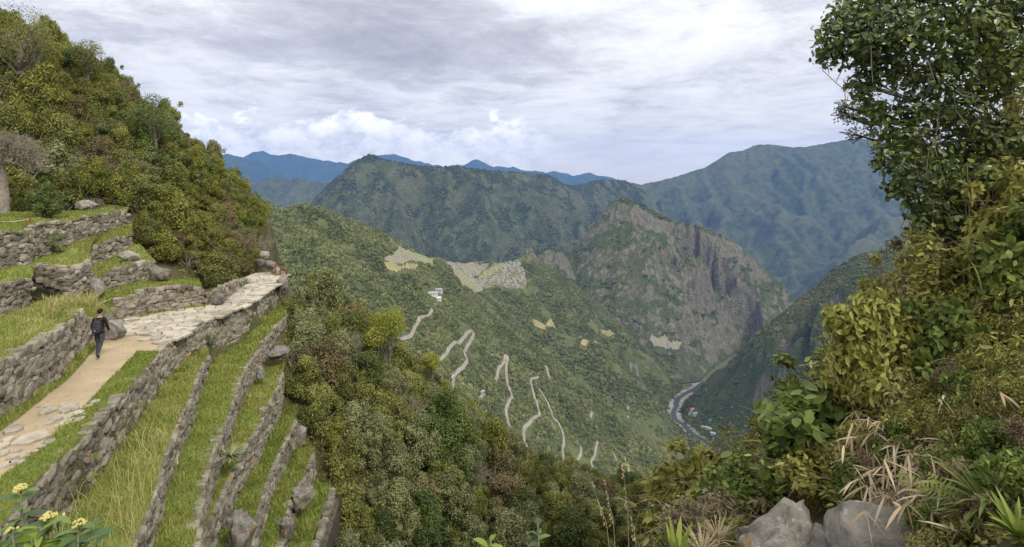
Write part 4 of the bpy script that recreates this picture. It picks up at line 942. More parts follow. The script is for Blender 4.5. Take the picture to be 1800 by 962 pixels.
boulder(439, 508, 36, 0.55, 0.75, 0.45, 'small upright stone at the far end of the path wall', M_BOULDER, 8)
boulder(497, 515, 36.5, 0.6, 1.4, 0.8, 'tall leaning rock where the path wall ends', M_LICHEN, 9, tilt=-.2)
boulder(468, 562, 34, 0.45, 0.7, 0.4, 'pale rock set against the long path wall', M_BOULDER, 10)
boulder(424, 985, 17.2, 0.8, 1.6, 0.7, 'large orange lichened boulder standing on the terrace', M_LICHEN, 11, rough=.35)
boulder(506, 950, 20.3, 0.5, 0.9, 0.5, 'dark narrow rock right of the lichened boulder', M_LICHEN, 12, rough=.4)
boulder(534, 896, 23.0, 0.9, 1.1, 0.8, 'dark overhanging rock at the end of the terraces', M_LICHEN, 13, tilt=.45, rough=.35)
boulder(490, 632, 29.3, 1.0, 0.8, 0.8, 'grey lichened rock built into the third terrace wall', M_LICHEN, 14)
boulder(457, 668, 27, 0.5, 0.7, 0.5, 'white rock beside the terrace wall below the grey rock', M_LICHEN, 15)
boulder(533, 676, 31, 1.5, 0.8, 1.0, 'flat rock topped with orange moss among the bushes', M_LICHEN, 16, rough=.3)
boulder(150, 370, 34.2, 1.3, 0.7, 0.7, 'pale rock face at the foot of the trees', M_BOULDER, 17)
boulder(530, 780, 24.8, 0.5, 0.9, 0.5, 'small violet grey rock at the end of the fourth terrace', M_LICHEN, 18)
# broken rock and masonry beyond the end of the path
for k, (px, py, D, w, h) in enumerate([(462, 470, 40, .8, .7), (474, 474, 40, .9, .7), (485, 482, 40, .7, .6), (466, 458, 41, .6, .8), (492, 488, 39.5, .7, .5)]):
    boulder(px, py, D, w, h, .6, ['leftmost block', 'second block', 'fourth block', 'topmost block', 'rightmost block'][k] + ' of the broken masonry at the far end of the path', M_BOULDER, 30 + k)
# foreground rocks, bottom right
boulder(1372, 1035, 4.3, 0.68, 0.70, 0.55, 'large lichen spotted rock in the foreground, left one', M_LICHEN, 41, rough=.25)
boulder(1440, 1030, 4.2, 0.42, 0.46, 0.4, 'small wedge shaped rock between the two big foreground rocks', M_BOULDER, 42)
boulder(1535, 1035, 3.9, 0.74, 0.56, 0.6, 'large smooth rounded foreground rock, right one', M_BOULDER, 43, rough=.10)

# ------------------------------------------------------------------ flagstones
M_FLAG = stone_mat('flagstone', (0.34, 0.295, 0.225), (0.47, 0.42, 0.335), (0.53, 0.49, 0.42), var=0.4)
path_o = bpy.data.objects['path']
def flag(poly, z, th=0.05):
    c = np.mean(poly, axis=0); n = len(poly); V = []; 
    for s_, zz in ((1.0, z - 0.06), (1.0, z + th * 0.55), (0.9, z + th)):
        V += [((p[0] - c[0]) * s_, (p[1] - c[1]) * s_, zz) for p in poly]
    Fc = [tuple(range(2 * n, 3 * n))]
    for k in range(2):
        for i in range(n): j = (i + 1) % n; Fc.append((k * n + i, k * n + j, (k + 1) * n + j, (k + 1) * n + i))
    o = link('flagstone', mesh_py('flagstone', V, Fc, M_FLAG), path_o, (c[0], c[1], 0)); return o
def clip_poly(poly, a, b, c):                       # keep a*x+b*y<=c
    out = []
    for p, q in zip(poly, poly[1:] + poly[:1]):
        dp = a * p[0] + b * p[1] - c; dq = a * q[0] + b * q[1] - c
        if dp <= 0: out.append(p)
        if dp * dq < 0: t = dp / (dp - dq); out.append((p[0] + (q[0] - p[0]) * t, p[1] + (q[1] - p[1]) * t))
    return out
def paving():
    rr = random.Random(77); pts = []
    y = 22.6
    while y < 40:
        sp = 0.46; x = float(lx(y)) + 0.12 + rr.uniform(0, .3)
        while x < float(w0x(y)) - 0.1:
            pts.append((x + rr.uniform(-.17, .17), y + rr.uniform(-.19, .19))); x += sp * rr.uniform(.8, 1.3)
        y += 0.42
    n = 0
    for p in pts:
        if p[1] < 23.3 - 0.55 * (p[0] + 15) + rr.uniform(-.4, .4): continue     # ragged start of the paving
        poly = [(p[0] - .5, p[1] - .5), (p[0] + .5, p[1] - .5), (p[0] + .5, p[1] + .5), (p[0] - .5, p[1] + .5)]
        for q in pts:
            if q is p or abs(q[0] - p[0]) > 1.1 or abs(q[1] - p[1]) > 1.1: continue
            a, b = q[0] - p[0], q[1] - p[1]; L = math.hypot(a, b)
            poly = clip_poly(poly, a / L, b / L, (a * (p[0] + q[0]) + b * (p[1] + q[1])) / 2 / L - 0.025)
            if len(poly) < 3: break
        if len(poly) >= 3 and n < 290: flag(poly, ZP + 0.03 + rr.uniform(-.015, .02)); n += 1
paving()
def rnd_poly(px, py, rpx, rr, ratio=0.6):
    x, y = PZ(px, py, ZP); D = y; rx = rpx / F * D; ry = rx * ratio * D / 6.5 * 0.80; n = rr.randint(5, 7)
    return [(x + rx * math.cos(6.283 * k / n + .3) * rr.uniform(.8, 1.15), y + ry * math.sin(6.283 * k / n + .3) * rr.uniform(.8, 1.15)) for k in range(n)]
rr = random.Random(9)
for zx, zy, r in [(360, 232, 40), (255, 250, 34), (305, 290, 32), (365, 285, 26), (410, 265, 28), (410, 302, 26), (355, 315, 36), (260, 317, 22), (345, 255, 24), (465, 232, 20), (500, 207, 22), (68, 352, 42), (165, 397, 74), (45, 405, 24), (5, 440, 34), (215, 446, 22), (265, 416, 24), (68, 497, 28), (90, 465, 18), (72, 527, 20), (25, 540, 30), (130, 492, 22), (112, 525, 18), (300, 335, 14), (395, 243, 16), (15, 480, 26), (190, 470, 12), (245, 232, 12), (440, 275, 10), (330, 222, 12)]:
    flag(rnd_poly(zx / 2.9875, 640 + zy / 2.9875, r / 2.9875, rr, 0.75), ZP + 0.03, 0.05)

def pebbles():
    rng = np.random.default_rng(88); G = STRIPS['path']; n = 1500; C = on_strip(G, n, rng); k = (C[:, 1] < 25) & (C[:, 1] > 10); C = C[k]; V0, F0 = ICO1; VV = []; FF = []
    for i, c in enumerate(C):
        r = rng.uniform(.008, .022) * (1 if rng.random() < .9 else 2.2); VV.append(V0 * r * np.array([rng.uniform(.8, 1.5), rng.uniform(.8, 1.5), .6]) + c + np.array([0, 0, r * .2])); FF.append(F0 + i * len(V0))
    tag(link('pebbles', mesh_np('pebbles', np.concatenate(VV), np.concatenate(FF), M_FLAG)), 'small loose pebbles scattered on the dirt path', kind='stuff')
pebbles()
# ------------------------------------------------------------------ plants: building blocks
def tube_np(pts, radii, sides=5):
    pts = [Vector(p) for p in pts]; V = []; Fc = []
    for i, p in enumerate(pts):
        d = (pts[min(i + 1, len(pts) - 1)] - pts[max(i - 1, 0)]).normalized(); a = d.orthogonal().normalized(); b = d.cross(a)
        for k in range(sides):
            t = 6.28318 * k / sides; V.append(tuple(p + (a * math.cos(t) + b * math.sin(t)) * radii[i]))
        if i:
            for k in range(sides): Fc.append(((i - 1) * sides + k, (i - 1) * sides + (k + 1) % sides, i * sides + (k + 1) % sides, i * sides + k))
    return np.array(V), np.array(Fc)
class Geo:
    def __init__(s): s.V = []; s.F = {}; s.T = {}; s.n = 0
    def add(s, V, Fq, t=0.5):
        k = Fq.shape[1]; s.V.append(V); s.F.setdefault(k, []).append(Fq + s.n)
        s.T.setdefault(k, []).append(np.full(len(Fq), t) if np.isscalar(t) else np.asarray(t)); s.n += len(V)
    def mesh(s, name, mat, smooth=False):
        ks = sorted(s.F); return mesh_np(name, np.concatenate(s.V), [np.concatenate(s.F[k]) for k in ks], mat, smooth, np.concatenate([np.concatenate(s.T[k]) for k in ks]))
def leaf_hex(C, N, size, aspect, rng, droop=0.0, cup=0.12):
    """pointed oval leaves, six corners, slightly cupped along the midrib (two quads each)"""
    n = len(C); A = rand_unit(n, rng); A[:, 2] -= droop
    U = A - N * np.sum(A * N, 1, keepdims=True); U /= np.linalg.norm(U, axis=1, keepdims=True) + 1e-9
    W = np.cross(N, U); L = (size * rng.uniform(0.6, 1.3, n))[:, None]; w = L * aspect * 0.5
    v = [C, C + U * L * .3 + W * w * .9 + N * cup * w, C + U * L * .68 + W * w * .8 + N * cup * w, C + U * L - N * cup * w, C + U * L * .68 - W * w * .8 + N * cup * w, C + U * L * .3 - W * w * .9 + N * cup * w]
    V = np.stack(v, 1).reshape(-1, 3); b = np.arange(n)[:, None] * 6
    Q = np.concatenate([b + np.array([[0, 1, 2, 3]]), b + np.array([[0, 3, 4, 5]])], 1).reshape(-1, 4); return V, Q
def lobe_leaves(G, lobes, per, size, aspect, rng, hexa=False, up=0.25, inner=0.5, droop=0.0, tvar=0.20):
    """leaves over the outer part of a set of lobes (centre, radius, stretch)"""
    Cs = np.array([l[0] for l in lobes], float); Rs = np.array([l[1] for l in lobes], float)
    for i, l in enumerate(lobes):
        n = int(per * (l[1] / Rs.mean()) ** 2); st = np.array(l[2] if len(l) > 2 else (1, 1, 1), float)
        d = rand_unit(n, rng); d[:, 2] += up * rng.random(n); d /= np.linalg.norm(d, axis=1, keepdims=True)
        rad = l[1] * (inner + (1.15 - inner) * rng.random((n, 1)) ** 0.7) * (1 + 0.45 * fbm(d[:, :1] * 2.2 + i, d[:, 1:2] * 2.2 + d[:, 2:], 2, i))
        C = Cs[i] + d * rad * st
        keep = np.ones(n, bool)
        for j in range(len(lobes)):
            if j != i: keep &= np.linalg.norm(C - Cs[j], axis=1) > Rs[j] * 0.62
        C, dd = C[keep], d[keep]; n = len(C)
        if n == 0: continue
        N = dd + rng.normal(size=(n, 3)) * 0.55; N[:, 2] += 0.25; N /= np.linalg.norm(N, axis=1, keepdims=True)
        V, Q = (leaf_hex if hexa else leaf_quads)(C, N, size, aspect, rng, droop=droop)
        t = np.clip(0.45 + rng.normal(0, 0.17) + rng.normal(0, tvar, n), 0, 1); G.add(V, Q, np.repeat(t, 2) if hexa else t)
def twigs(G, base, lobes, r0, rng, sides=4, fine=3):
    for c, r, *_ in lobes:
        c = Vector(c); b = Vector(base) + Vector(rng.normal(0, r0, 3)) * Vector((1, 1, 0)); m = b.lerp(c, .5) + Vector(rng.normal(0, .12, 3)) * (c - b).length
        V, Q = tube_np([b, m, c], [r0, r0 * .65, r0 * .3], sides); G.add(V, Q)
        for k in range(fine):
            e = c + Vector(rand_unit(1, rng)[0]) * r * rng.uniform(.8, 1.15); V, Q = tube_np([m.lerp(c, rng.uniform(.4, 1)), c.lerp(e, .5) + Vector(rng.normal(0, .06, 3)), e], [r0 * .35, r0 * .25, r0 * .1], 3); G.add(V, Q)
def bark_mat(name, a, b): return simple_mat(name, a, b, 6.0, 0.95, 0.02, coord='obj')
M_BARK = bark_mat('bark', (0.10, 0.085, 0.065), (0.20, 0.18, 0.145)); M_TWIG = bark_mat('grey_twigs', (0.16, 0.135, 0.10), (0.29, 0.255, 0.20))
KIND = {
 'olive': leaf_mat('olive_leaves', (0.076, 0.086, 0.018), (0.180, 0.192, 0.044), (0.31, 0.295, 0.085), .3, .6, .08, drift=.9, dscale=.22),
 'yellow': leaf_mat('yellow_green_leaves', (0.095, 0.108, 0.017), (0.220, 0.236, 0.042), (0.36, 0.34, 0.078), .35, .6, .08, drift=.9, dscale=.22),
 'deep': leaf_mat('deep_green_leaves', (0.042, 0.062, 0.014), (0.105, 0.142, 0.032), (0.185, 0.225, 0.055), .3, .55, .08, drift=.9, dscale=.22),
 'grey': leaf_mat('grey_green_leaves', (0.095, 0.112, 0.042), (0.205, 0.222, 0.088), (0.31, 0.31, 0.145), .25, .65, .08, drift=.9, dscale=.22),
 'brown': leaf_mat('brown_leaves', (0.085, 0.062, 0.028), (0.180, 0.140, 0.062), (0.27, 0.22, 0.105), .2, .75, .08, drift=.9, dscale=.22)}
KIND['bright'] = leaf_mat('bright_yellow_green_leaves', (0.15, 0.175, 0.020), (0.30, 0.325, 0.040), (0.43, 0.42, 0.075), .4, .5, .05)
def dome_lobes(rng, n, spread=.7, h=.95):
    out = [((0, 0, h * .5), .42)]; sx, sy = rng.uniform(.8, 1.3), rng.uniform(.8, 1.3)
    for k in range(int(n * 1.5)):
        a = rng.uniform(0, 6.283); e = rng.uniform(0.0, 1.4); r = spread * rng.uniform(.5, 1.25); hh = .22 + h * math.sin(e) * rng.uniform(.6, 1.3)
        out.append(((sx * r * math.cos(e) * math.cos(a), sy * r * math.cos(e) * math.sin(a), hh), rng.uniform(.14, .36)))
    for k in range(7):
        a = rng.uniform(0, 6.283); r = spread * rng.uniform(.3, 1.45); out.append(((sx * r * math.cos(a), sy * r * math.sin(a), rng.uniform(.2, h * 1.4)), rng.uniform(.09, .17)))
    return out
SHRUB = {}
for ki, (kd, mat) in enumerate(list(KIND.items())[:5]):
    for v in range(3):
        rng = np.random.default_rng(1000 + 10 * ki + v); lb = dome_lobes(rng, 15 + 2 * v, .68, (.85, 1.05, 1.2)[v])
        g = Geo(); lobe_leaves(g, lb, 300 if kd != 'brown' else 190, .085, .58, rng); b = Geo(); twigs(b, (0, 0, -.25), lb, .032, rng)
        SHRUB[kd, v] = (g.mesh('foliage', mat), b.mesh('branches', M_TWIG if kd in ('grey', 'brown') else M_BARK))
def dead_shrub(seed):
    rng = np.random.default_rng(seed); g = Geo()
    def grow(p, d, L, r, lev):
        q = p + d * L * .5 + Vector(rng.normal(0, .09, 3)) * L; e = q + d * L * .5 + Vector(rng.normal(0, .12, 3)) * L
        V, Q = tube_np([p, q, e], [r, r * .8, r * .55], 4 if lev < 2 else 3); g.add(V, Q)
        if lev < 4:
            for k in range(3 if lev else 6):
                dd = (d + Vector(rng.normal(0, .6, 3))).normalized(); grow(p.lerp(e, rng.uniform(.45, 1)), dd, L * rng.uniform(.55, .8), r * .55, lev + 1)
    for k in range(3): grow(Vector((0, 0, -.1)), Vector((rng.normal(0, .5), rng.normal(0, .5), 1)).normalized(), .6, .035, 0)
    return g.mesh('branches', M_TWIG)
DEAD = [dead_shrub(5), dead_shrub(8)]
def put_shrub(kd, v, loc, s, rz, label, group, name='shrub', sz=1.0, tilt=(0, 0)):
    e = empty(name, loc, rz); e.scale = (s, s, s * sz); e.rotation_euler = (tilt[0], tilt[1], rz); tag(e, label, 'shrub', group)
    if kd == 'dead': link('branches', DEAD[v % 2], e)
    else:
        f, b = SHRUB[kd, v % 3]; link('foliage', f, e); link('branches', b, e)
    return e
NAMEK = {'olive': 'olive small leaved shrub', 'yellow': 'yellow green shrub', 'deep': 'deep green shrub', 'grey': 'grey green shrub', 'brown': 'brown half dry shrub', 'dead': 'bare twiggy shrub'}
SEEN = {}
def zone_label(px, py, zones):
    best = min(zones, key=lambda z: math.hypot(px - z[0], (py - z[1]) * 1.3)); return best[2]
def scatter_shrubs(poly, xr, yr, n, rmin, rmax, mind, kinds, zones, group, seed, cond, keep=150):
    rng = np.random.default_rng(seed); m = n * 60; rr = random.Random(seed)
    X = rng.uniform(*xr, m); Y = rng.uniform(*yr, m); k = cond(X, Y); X, Y = X[k], Y[k]; Z = ground(X, Y); PX = CX + X / Y * F; PY = HY - Z / Y * F
    Q = np.zeros((n, 3)); QR = np.zeros(n); pts = []
    for x, y, z, px, py in zip(X, Y, Z, PX, PY):
        if len(pts) >= n: break
        if not inside(px, py, poly): continue
        s = rr.uniform(rmin, rmax) * (.72 if y > 38.5 else 1); c = len(pts)
        if c and (np.linalg.norm(Q[:c] - (x, y, z), axis=1) < mind * (s + QR[:c])).any(): continue
        Q[c] = (x, y, z); QR[c] = s; kd = rr.choices(list(kinds), list(kinds.values()))[0]
        pts.append((s / y, kd, rr.randrange(3), Vector((x, y, z)), s, rr.uniform(0, 6.28), px, py, rr.uniform(.8, 1.35), (rr.uniform(-.2, .2), rr.uniform(0, .3))))
    pts.sort(key=lambda a: -a[0]); med = pts[keep // 2][4] if len(pts) > keep // 2 else 1
    for (_, kd, v, p, s, rz, px, py, sz, tl) in pts[:keep]:
        put_shrub(kd, v, p, s, rz, ('large ' if s > med else 'smaller ') + NAMEK[kd] + ' ' + zone_label(px, py, zones), group, sz=sz, tilt=tl)
    rest = pts[keep:]
    if rest:                                        # the smaller ones behind and between
        ks = [kv for kv in SHRUB]; pr = [bpy.data.objects.new('foliage_%02d' % i, SHRUB[kv][0]) for i, kv in enumerate(ks)]
        idx = [ks.index((a[1], a[2])) if a[1] != 'dead' else 0 for a in rest]
        instancer('scrub', [a[3] for a in rest], [(a[4], a[4], a[4] * a[8]) for a in rest], [(a[9][0], a[9][1], a[5]) for a in rest], idx, pr, 'smaller scrub filling the gaps among the ' + group)
    print(group, len(pts))
HILLPOLY = [(-80, 384), (60, 378), (150, 370), (225, 372), (238, 398), (245, 440), (290, 462), (330, 492), (390, 500), (440, 482), (462, 446), (492, 470), (497, 430), (480, 385), (430, 330), (360, 230), (250, 110), (120, -20), (60, -140), (-80, -140)]
scatter_shrubs(HILLPOLY, (-48, -15), (28.5, 47), 440, 0.8, 1.9, 0.36, {'olive': .42, 'yellow': .26, 'deep': .06, 'brown': .12, 'grey': .08, 'dead': .06},
  [(280, 440, 'hanging over the boulder terrace'), (340, 490, 'right above the low wall by the flagstones'), (420, 470, 'at the far bend of the path'), (330, 400, 'in the middle of the thicket over the path'), (250, 360, 'where the uppermost wall meets the thicket'), (200, 330, 'above the uppermost stone wall'), (130, 330, 'above the pale rock face'), (60, 300, 'behind the bare tree trunk'), (10, 200, 'at the left picture edge, halfway up'), (20, 90, 'at the left picture edge, near the top'), (90, 60, 'at the top of the hillside skyline'), (90, 170, 'on the middle of the upper hillside'), (180, 120, 'on the skyline below the top left tree'), (170, 230, 'in the centre of the hillside'), (230, 170, 'on the skyline above the thicket'), (260, 260, 'on the hillside below the tall dark tree'), (310, 220, 'on the skyline beside the tall dark tree'), (340, 300, 'on the skyline left of the far blue mountain'), (390, 340, 'on the skyline in front of the grey ridge'), (440, 390, 'at the right hand tip of the hillside')],
  'shrubs covering the left hillside', 3, lambda x, y: x < lx(y) - .3)
SLOPEPOLY = [(500, 470), (560, 480), (640, 520), (720, 590), (830, 715), (960, 815), (1120, 880), (1300, 930), (1300, 1060), (550, 1060), (545, 930), (532, 860), (508, 770), (482, 700), (478, 640), (488, 560)]
scatter_shrubs(SLOPEPOLY, (-15, 16), (17, 42.5), 460, 0.55, 1.5, 0.38, {'olive': .28, 'yellow': .08, 'deep': .14, 'brown': .05, 'grey': .37, 'dead': .09},
  [(540, 520, 'just below the end of the path'), (600, 560, 'around the dark tree on the slope'), (560, 640, 'by the orange mossy rock'), (640, 640, 'below the big round yellow tree'), (720, 640, 'on the slope skyline right of the big round tree'), (570, 740, 'at the end of the fourth terrace'), (640, 740, 'in the upper middle of the slope'), (720, 730, 'in the middle of the slope'), (790, 720, 'on the slope skyline beside the road'), (590, 850, 'beside the dark overhanging rock'), (670, 840, 'in the lower middle of the slope'), (760, 830, 'in the centre of the lower slope'), (850, 800, 'on the lower slope skyline'), (930, 850, 'above the lowest bends of the road'), (620, 940, 'at the picture bottom beside the terraces'), (720, 940, 'at the picture bottom, left of centre'), (830, 930, 'at the bottom centre of the picture'), (960, 930, 'at the picture bottom, right of centre'), (1080, 930, 'at the lower right end of the slope')],
  'shrubs covering the slope below the terraces', 4, lambda x, y: x > np.interp(y, [11, 20, 25, 26.5, 28.5, 30.5, 38, 60], [-3, -6.9, -7.5, -8.0, -10.2, -12.0, -13.4, -16]), 140)

# round yellow-green trees standing above the slope
def tree(name, label, base, h, r, kd, seed, lobes_n=12, per=300, ls=.10, flat=1.0):
    rng = np.random.default_rng(seed); lb = [((0, 0, h), r * .55)]
    for k in range(lobes_n):
        d = rand_unit(1, rng)[0]; lb.append(((d[0] * r * .62, d[1] * r * .62, h + d[2] * r * .62 * flat), r * rng.uniform(.32, .5)))
    e = empty(name, base); tag(e, label, 'tree'); g = Geo(); lobe_leaves(g, lb, per, ls, .62, rng); link('crown', g.mesh('crown', KIND[kd]), e)
    b = Geo(); V, Q = tube_np([(0, 0, -.5), (.06 * h, 0, h * .5), (0, 0, h)], [r * .09, r * .07, r * .04], 7); b.add(V, Q); twigs(b, (0, 0, h * .45), lb, r * .03, rng); link('trunk', b.mesh('trunk', M_BARK), e); return e
def tree_px(label, px, py, D, r, kd, seed, **kw):
    c = P(px, py, D); z = gz(c[0], c[1]); return tree('round_tree', label, (c[0], c[1], z), max(c[2] - z, .5), r, kd, seed, **kw)
tree_px('round yellow green tree standing highest on the slope edge', 680, 578, 35, 1.35, 'bright', 71, per=520)
tree_px('smaller round yellow green tree just beyond the path end', 564, 494, 38, .95, 'bright', 72)
tree_px('small yellow green bushy tree on the slope skyline, right of the big round tree', 757, 636, 39.5, .7, 'bright', 73, per=200)
tree_px('small yellow green bushy tree halfway down the slope skyline', 820, 708, 39.5, .55, 'bright', 74, per=160)
tree_px('dark green tree just below the path end', 606, 580, 36, 1.2, 'deep', 75)
tree_px('olive green tree between the two round yellow trees', 632, 560, 37, 1.1, 'olive', 76)
tree_px('tall dark leafy tree on the hillside skyline', 268, 205, 41, 1.7, 'deep', 77, per=420, lobes_n=16)
tree_px('leafy tree in the top left corner', 35, 75, 39, 2.5, 'olive', 78, per=420, lobes_n=18)
tree_px('open crowned tree on the skyline of the upper hillside', 150, 100, 42, 1.4, 'olive', 79)
# bare tree and thick trunk at the left edge
rng = np.random.default_rng(91); e = empty('bare_tree', P(4, 378, 30)); tag(e, 'thick grey trunk with bare tangled twigs at the left edge', 'tree')
b = Geo(); V, Q = tube_np([(0, 0, -.4), (.05, 0, 1.2), (-.1, 0, 2.6), (.2, 0, 3.6)], [.34, .26, .2, .1], 9); b.add(V, Q); link('trunk', b.mesh('trunk', M_TWIG, True), e)
for k in range(5):
    o = link('branches', DEAD[k % 2], e, (rng.normal(.3, .5), rng.normal(0, .3), 2.6 + .4 * rng.random())); o.scale = (1.6,) * 3; o.rotation_euler = (rng.normal(0, .5), rng.uniform(.2, 1.2), rng.uniform(0, 6))
# blue-green round bush on the top terrace and the little bush on the wall
put_shrub('deep', 1, P(80, 382, 29.5), 1.0, .3, 'round blue green bush on the uppermost grass terrace', None)
put_shrub('grey', 1, P(95, 440, 28.2), .55, .3, 'small grey green bush growing out of the uppermost long wall', None)

# ------------------------------------------------------------------ grass
M_BLADE = leaf_mat('grass_blades', (0.145, 0.195, 0.032), (0.255, 0.292, 0.060), (0.43, 0.375, 0.155), .3, .7, .05)
def grass(key, per_m2, h, seed, dry=.45, lean=.5, w=.012, name='grass', label=None):
    G = STRIPS[key]; rng = np.random.default_rng(seed); n = int(area(G) * per_m2); C = on_strip(G, n, rng)
    px = CX + C[:, 0] / C[:, 1] * F; py = HY - C[:, 2] / C[:, 1] * F; k = (px > -20) & (py < 985); C = C[k]; n = len(C)
    if not n: return
    patch = fbm(C[:, 0] * .8, C[:, 1] * .8, 3, seed); H = h * rng.uniform(.4, 1.3, n) * np.clip(1 + patch * 1.3, .35, 2.2)
    a = rng.uniform(0, 6.283, n); L = np.stack([np.cos(a), np.sin(a), np.zeros(n)], -1); S = np.stack([-np.sin(a), np.cos(a), np.zeros(n)], -1)
    ww = (w * rng.uniform(.7, 1.4, n) * (C[:, 1] / 20))[:, None]; tip = C + L * (H * lean * rng.uniform(.2, 1.6, n))[:, None]; tip[:, 2] += H
    mid = C + L * (H * lean * .25)[:, None]; mid[:, 2] += H * .6
    V = np.stack([C - S * ww, C + S * ww, mid + S * ww * .7, mid - S * ww * .7, tip], 1).reshape(-1, 3); i = np.arange(n)[:, None] * 5
    t = np.clip(dry + patch * .55 + rng.normal(0, .2, n), 0, 1)
    o = link(name, mesh_np(name, V, [i + np.array([[0, 1, 2, 3]]), i + np.array([[3, 2, 4]])], M_BLADE, False, np.concatenate([t, t]))); tag(o, label, kind='stuff')
for i, (k, d, h, dry, lab) in enumerate([('T1', 650, .19, .48, 'long grass on the highest terrace below the path'), ('T2', 560, .15, .38, 'short grass on the second terrace below the path'), ('T3', 560, .15, .38, 'short grass on the third terrace below the path'), ('T4', 560, .17, .32, 'grass on the fourth terrace below the path'), ('T5', 560, .2, .3, 'grass on the fifth terrace below the path'), ('T6', 600, .3, .28, 'tall grass on the lowest terrace'),
        ('G1', 560, .16, .55, 'tawny grass on the terrace left of the walker'), ('G2', 500, .12, .35, 'short grass on the terrace at the left edge'), ('G3', 480, .14, .55, 'grass below the uppermost wall'), ('G4', 480, .14, .5, 'grass on the small terrace with a boulder'), ('G5', 480, .15, .45, 'grass on the ledge beside the flagstones'), ('G6', 420, .12, .35, 'grass on the uppermost terrace'),
        ('verge', 1200, .08, .25, 'short green grass along the downhill path edge'), ('verge2', 900, .16, .3, 'green grass at the foot of the wall left of the path'), ('verge3', 700, .14, .3, 'green grass at the foot of the wall beside the flagstones')]):
    grass(k, d, h, 500 + i, dry, label=lab)
# taller straw-coloured grass on the highest terrace, nearest the viewer
G = STRIPS['T1']; STRIPS['T1n'] = G[:G.shape[0] // 2]; grass('T1n', 34, .7, 540, .9, 1.0, .009, label='tall straw coloured grass on the nearest part of the terrace')
STRIPS['G1b'] = STRIPS['G1'][STRIPS['G1'].shape[0] // 2:, 5:]; grass('G1b', 160, .4, 541, .9, .9, label='straw coloured tussocks behind the walker')
# undergrowth filling the ground between shrubs
def undergrowth(name, poly, xr, yr, n, size, seed, mat, label, cond, hmax=.45):
    rng = np.random.default_rng(seed); X = rng.uniform(*xr, n); Y = rng.uniform(*yr, n); Z = ground(X, Y); px = CX + X / Y * F; py = HY - Z / Y * F
    c = np.zeros(n, bool)
    for (x1, y1), (x2, y2) in zip(poly, poly[1:] + poly[:1]):
        if y1 != y2: c ^= ((y1 > py) != (y2 > py)) & (px < (x2 - x1) * (py - y1) / (y2 - y1) + x1)
    c &= cond(X, Y); X, Y, Z = X[c], Y[c], Z[c]; n = len(X)
    C = np.stack([X, Y, Z + rng.random(n) ** 1.5 * hmax * np.clip(1 + fbm(X * .9, Y * .9, 3, seed) * 2, .2, 2.5)], -1); N = rand_unit(n, rng); N[:, 2] = np.abs(N[:, 2]) + .3; N /= np.linalg.norm(N, axis=1, keepdims=True)
    V, Q = leaf_quads(C, N, size, .5, rng); t = np.clip(.45 + fbm(X * .5, Y * .5, 3, seed + 9) * .8 + rng.normal(0, .2, n), 0, 1)
    tag(link(name, mesh_np(name, V, Q, mat, False, t)), label, kind='stuff')
undergrowth('undergrowth', SLOPEPOLY, (-15, 16), (17, 43), 120000, .13, 61, KIND['olive'], 'low tangled growth between the shrubs of the slope', lambda x, y: x > np.interp(y, [11, 20, 25, 26.3, 28.3, 30.3, 38, 60], [-3.3, -7.3, -7.9, -8.4, -10.8, -12.5, -13.8, -16.5]))
undergrowth('undergrowth', HILLPOLY, (-46, -15), (28, 47), 60000, .14, 62, KIND['olive'], 'low tangled growth between the shrubs of the left hillside', lambda x, y: x < lx(y) - .2)
# ------------------------------------------------------------------ the overgrown bank and trees on the right
NK = {
 'broad': leaf_mat('broad_leaves', (0.045, 0.070, 0.024), (0.118, 0.165, 0.046), (0.30, 0.32, 0.075), .3, .38, .06, .5),
 'vine': leaf_mat('vine_leaves', (0.135, 0.142, 0.027), (0.285, 0.280, 0.062), (0.42, 0.385, 0.115), .3, .6, .08),
 'fresh': leaf_mat('fresh_leaves', (0.070, 0.105, 0.020), (0.172, 0.226, 0.045), (0.30, 0.33, 0.08), .35, .5, .10),
 'moss': leaf_mat('mossy_leaves', (0.122, 0.112, 0.029), (0.25, 0.225, 0.066), (0.36, 0.315, 0.12), .25, .7, .08),
 'dry': leaf_mat('dry_brown_leaves', (0.12, 0.085, 0.045), (0.235, 0.175, 0.095), (0.38, 0.30, 0.19), .2, .8, .08),
 'straw': leaf_mat('dry_bamboo_leaves', (0.30, 0.22, 0.13), (0.47, 0.37, 0.23), (0.60, 0.50, 0.34), .3, .7, .05)}
M_VTWIG = bark_mat('vine_stems', (0.16, 0.12, 0.075), (0.30, 0.235, 0.15))
def arc_leaf(G, p, d, L, w, bend, rng, seg=4, t=.5, nrm=None):
    p = Vector(p); d = Vector(d).normalized(); side = d.cross(Vector((0, 0, 1)));
    if side.length < .1: side = Vector((1, 0, 0))
    side.normalize(); side = (side + Vector(rng.normal(0, .35, 3))).normalized(); V = []
    for k in range(seg + 1):
        f = k / seg; ww = w * (math.sin(math.pi * min(.12 + f * .88, 1)) ** .7) * .5 if k < seg else w * .03
        V += [tuple(p - side * ww), tuple(p + side * ww)]; p = p + d * L / seg; d = (d + Vector((0, 0, -bend / seg))).normalized()
    Q = np.array([[2 * k, 2 * k + 1, 2 * k + 3, 2 * k + 2] for k in range(seg)]); G.add(np.array(V), Q, t)
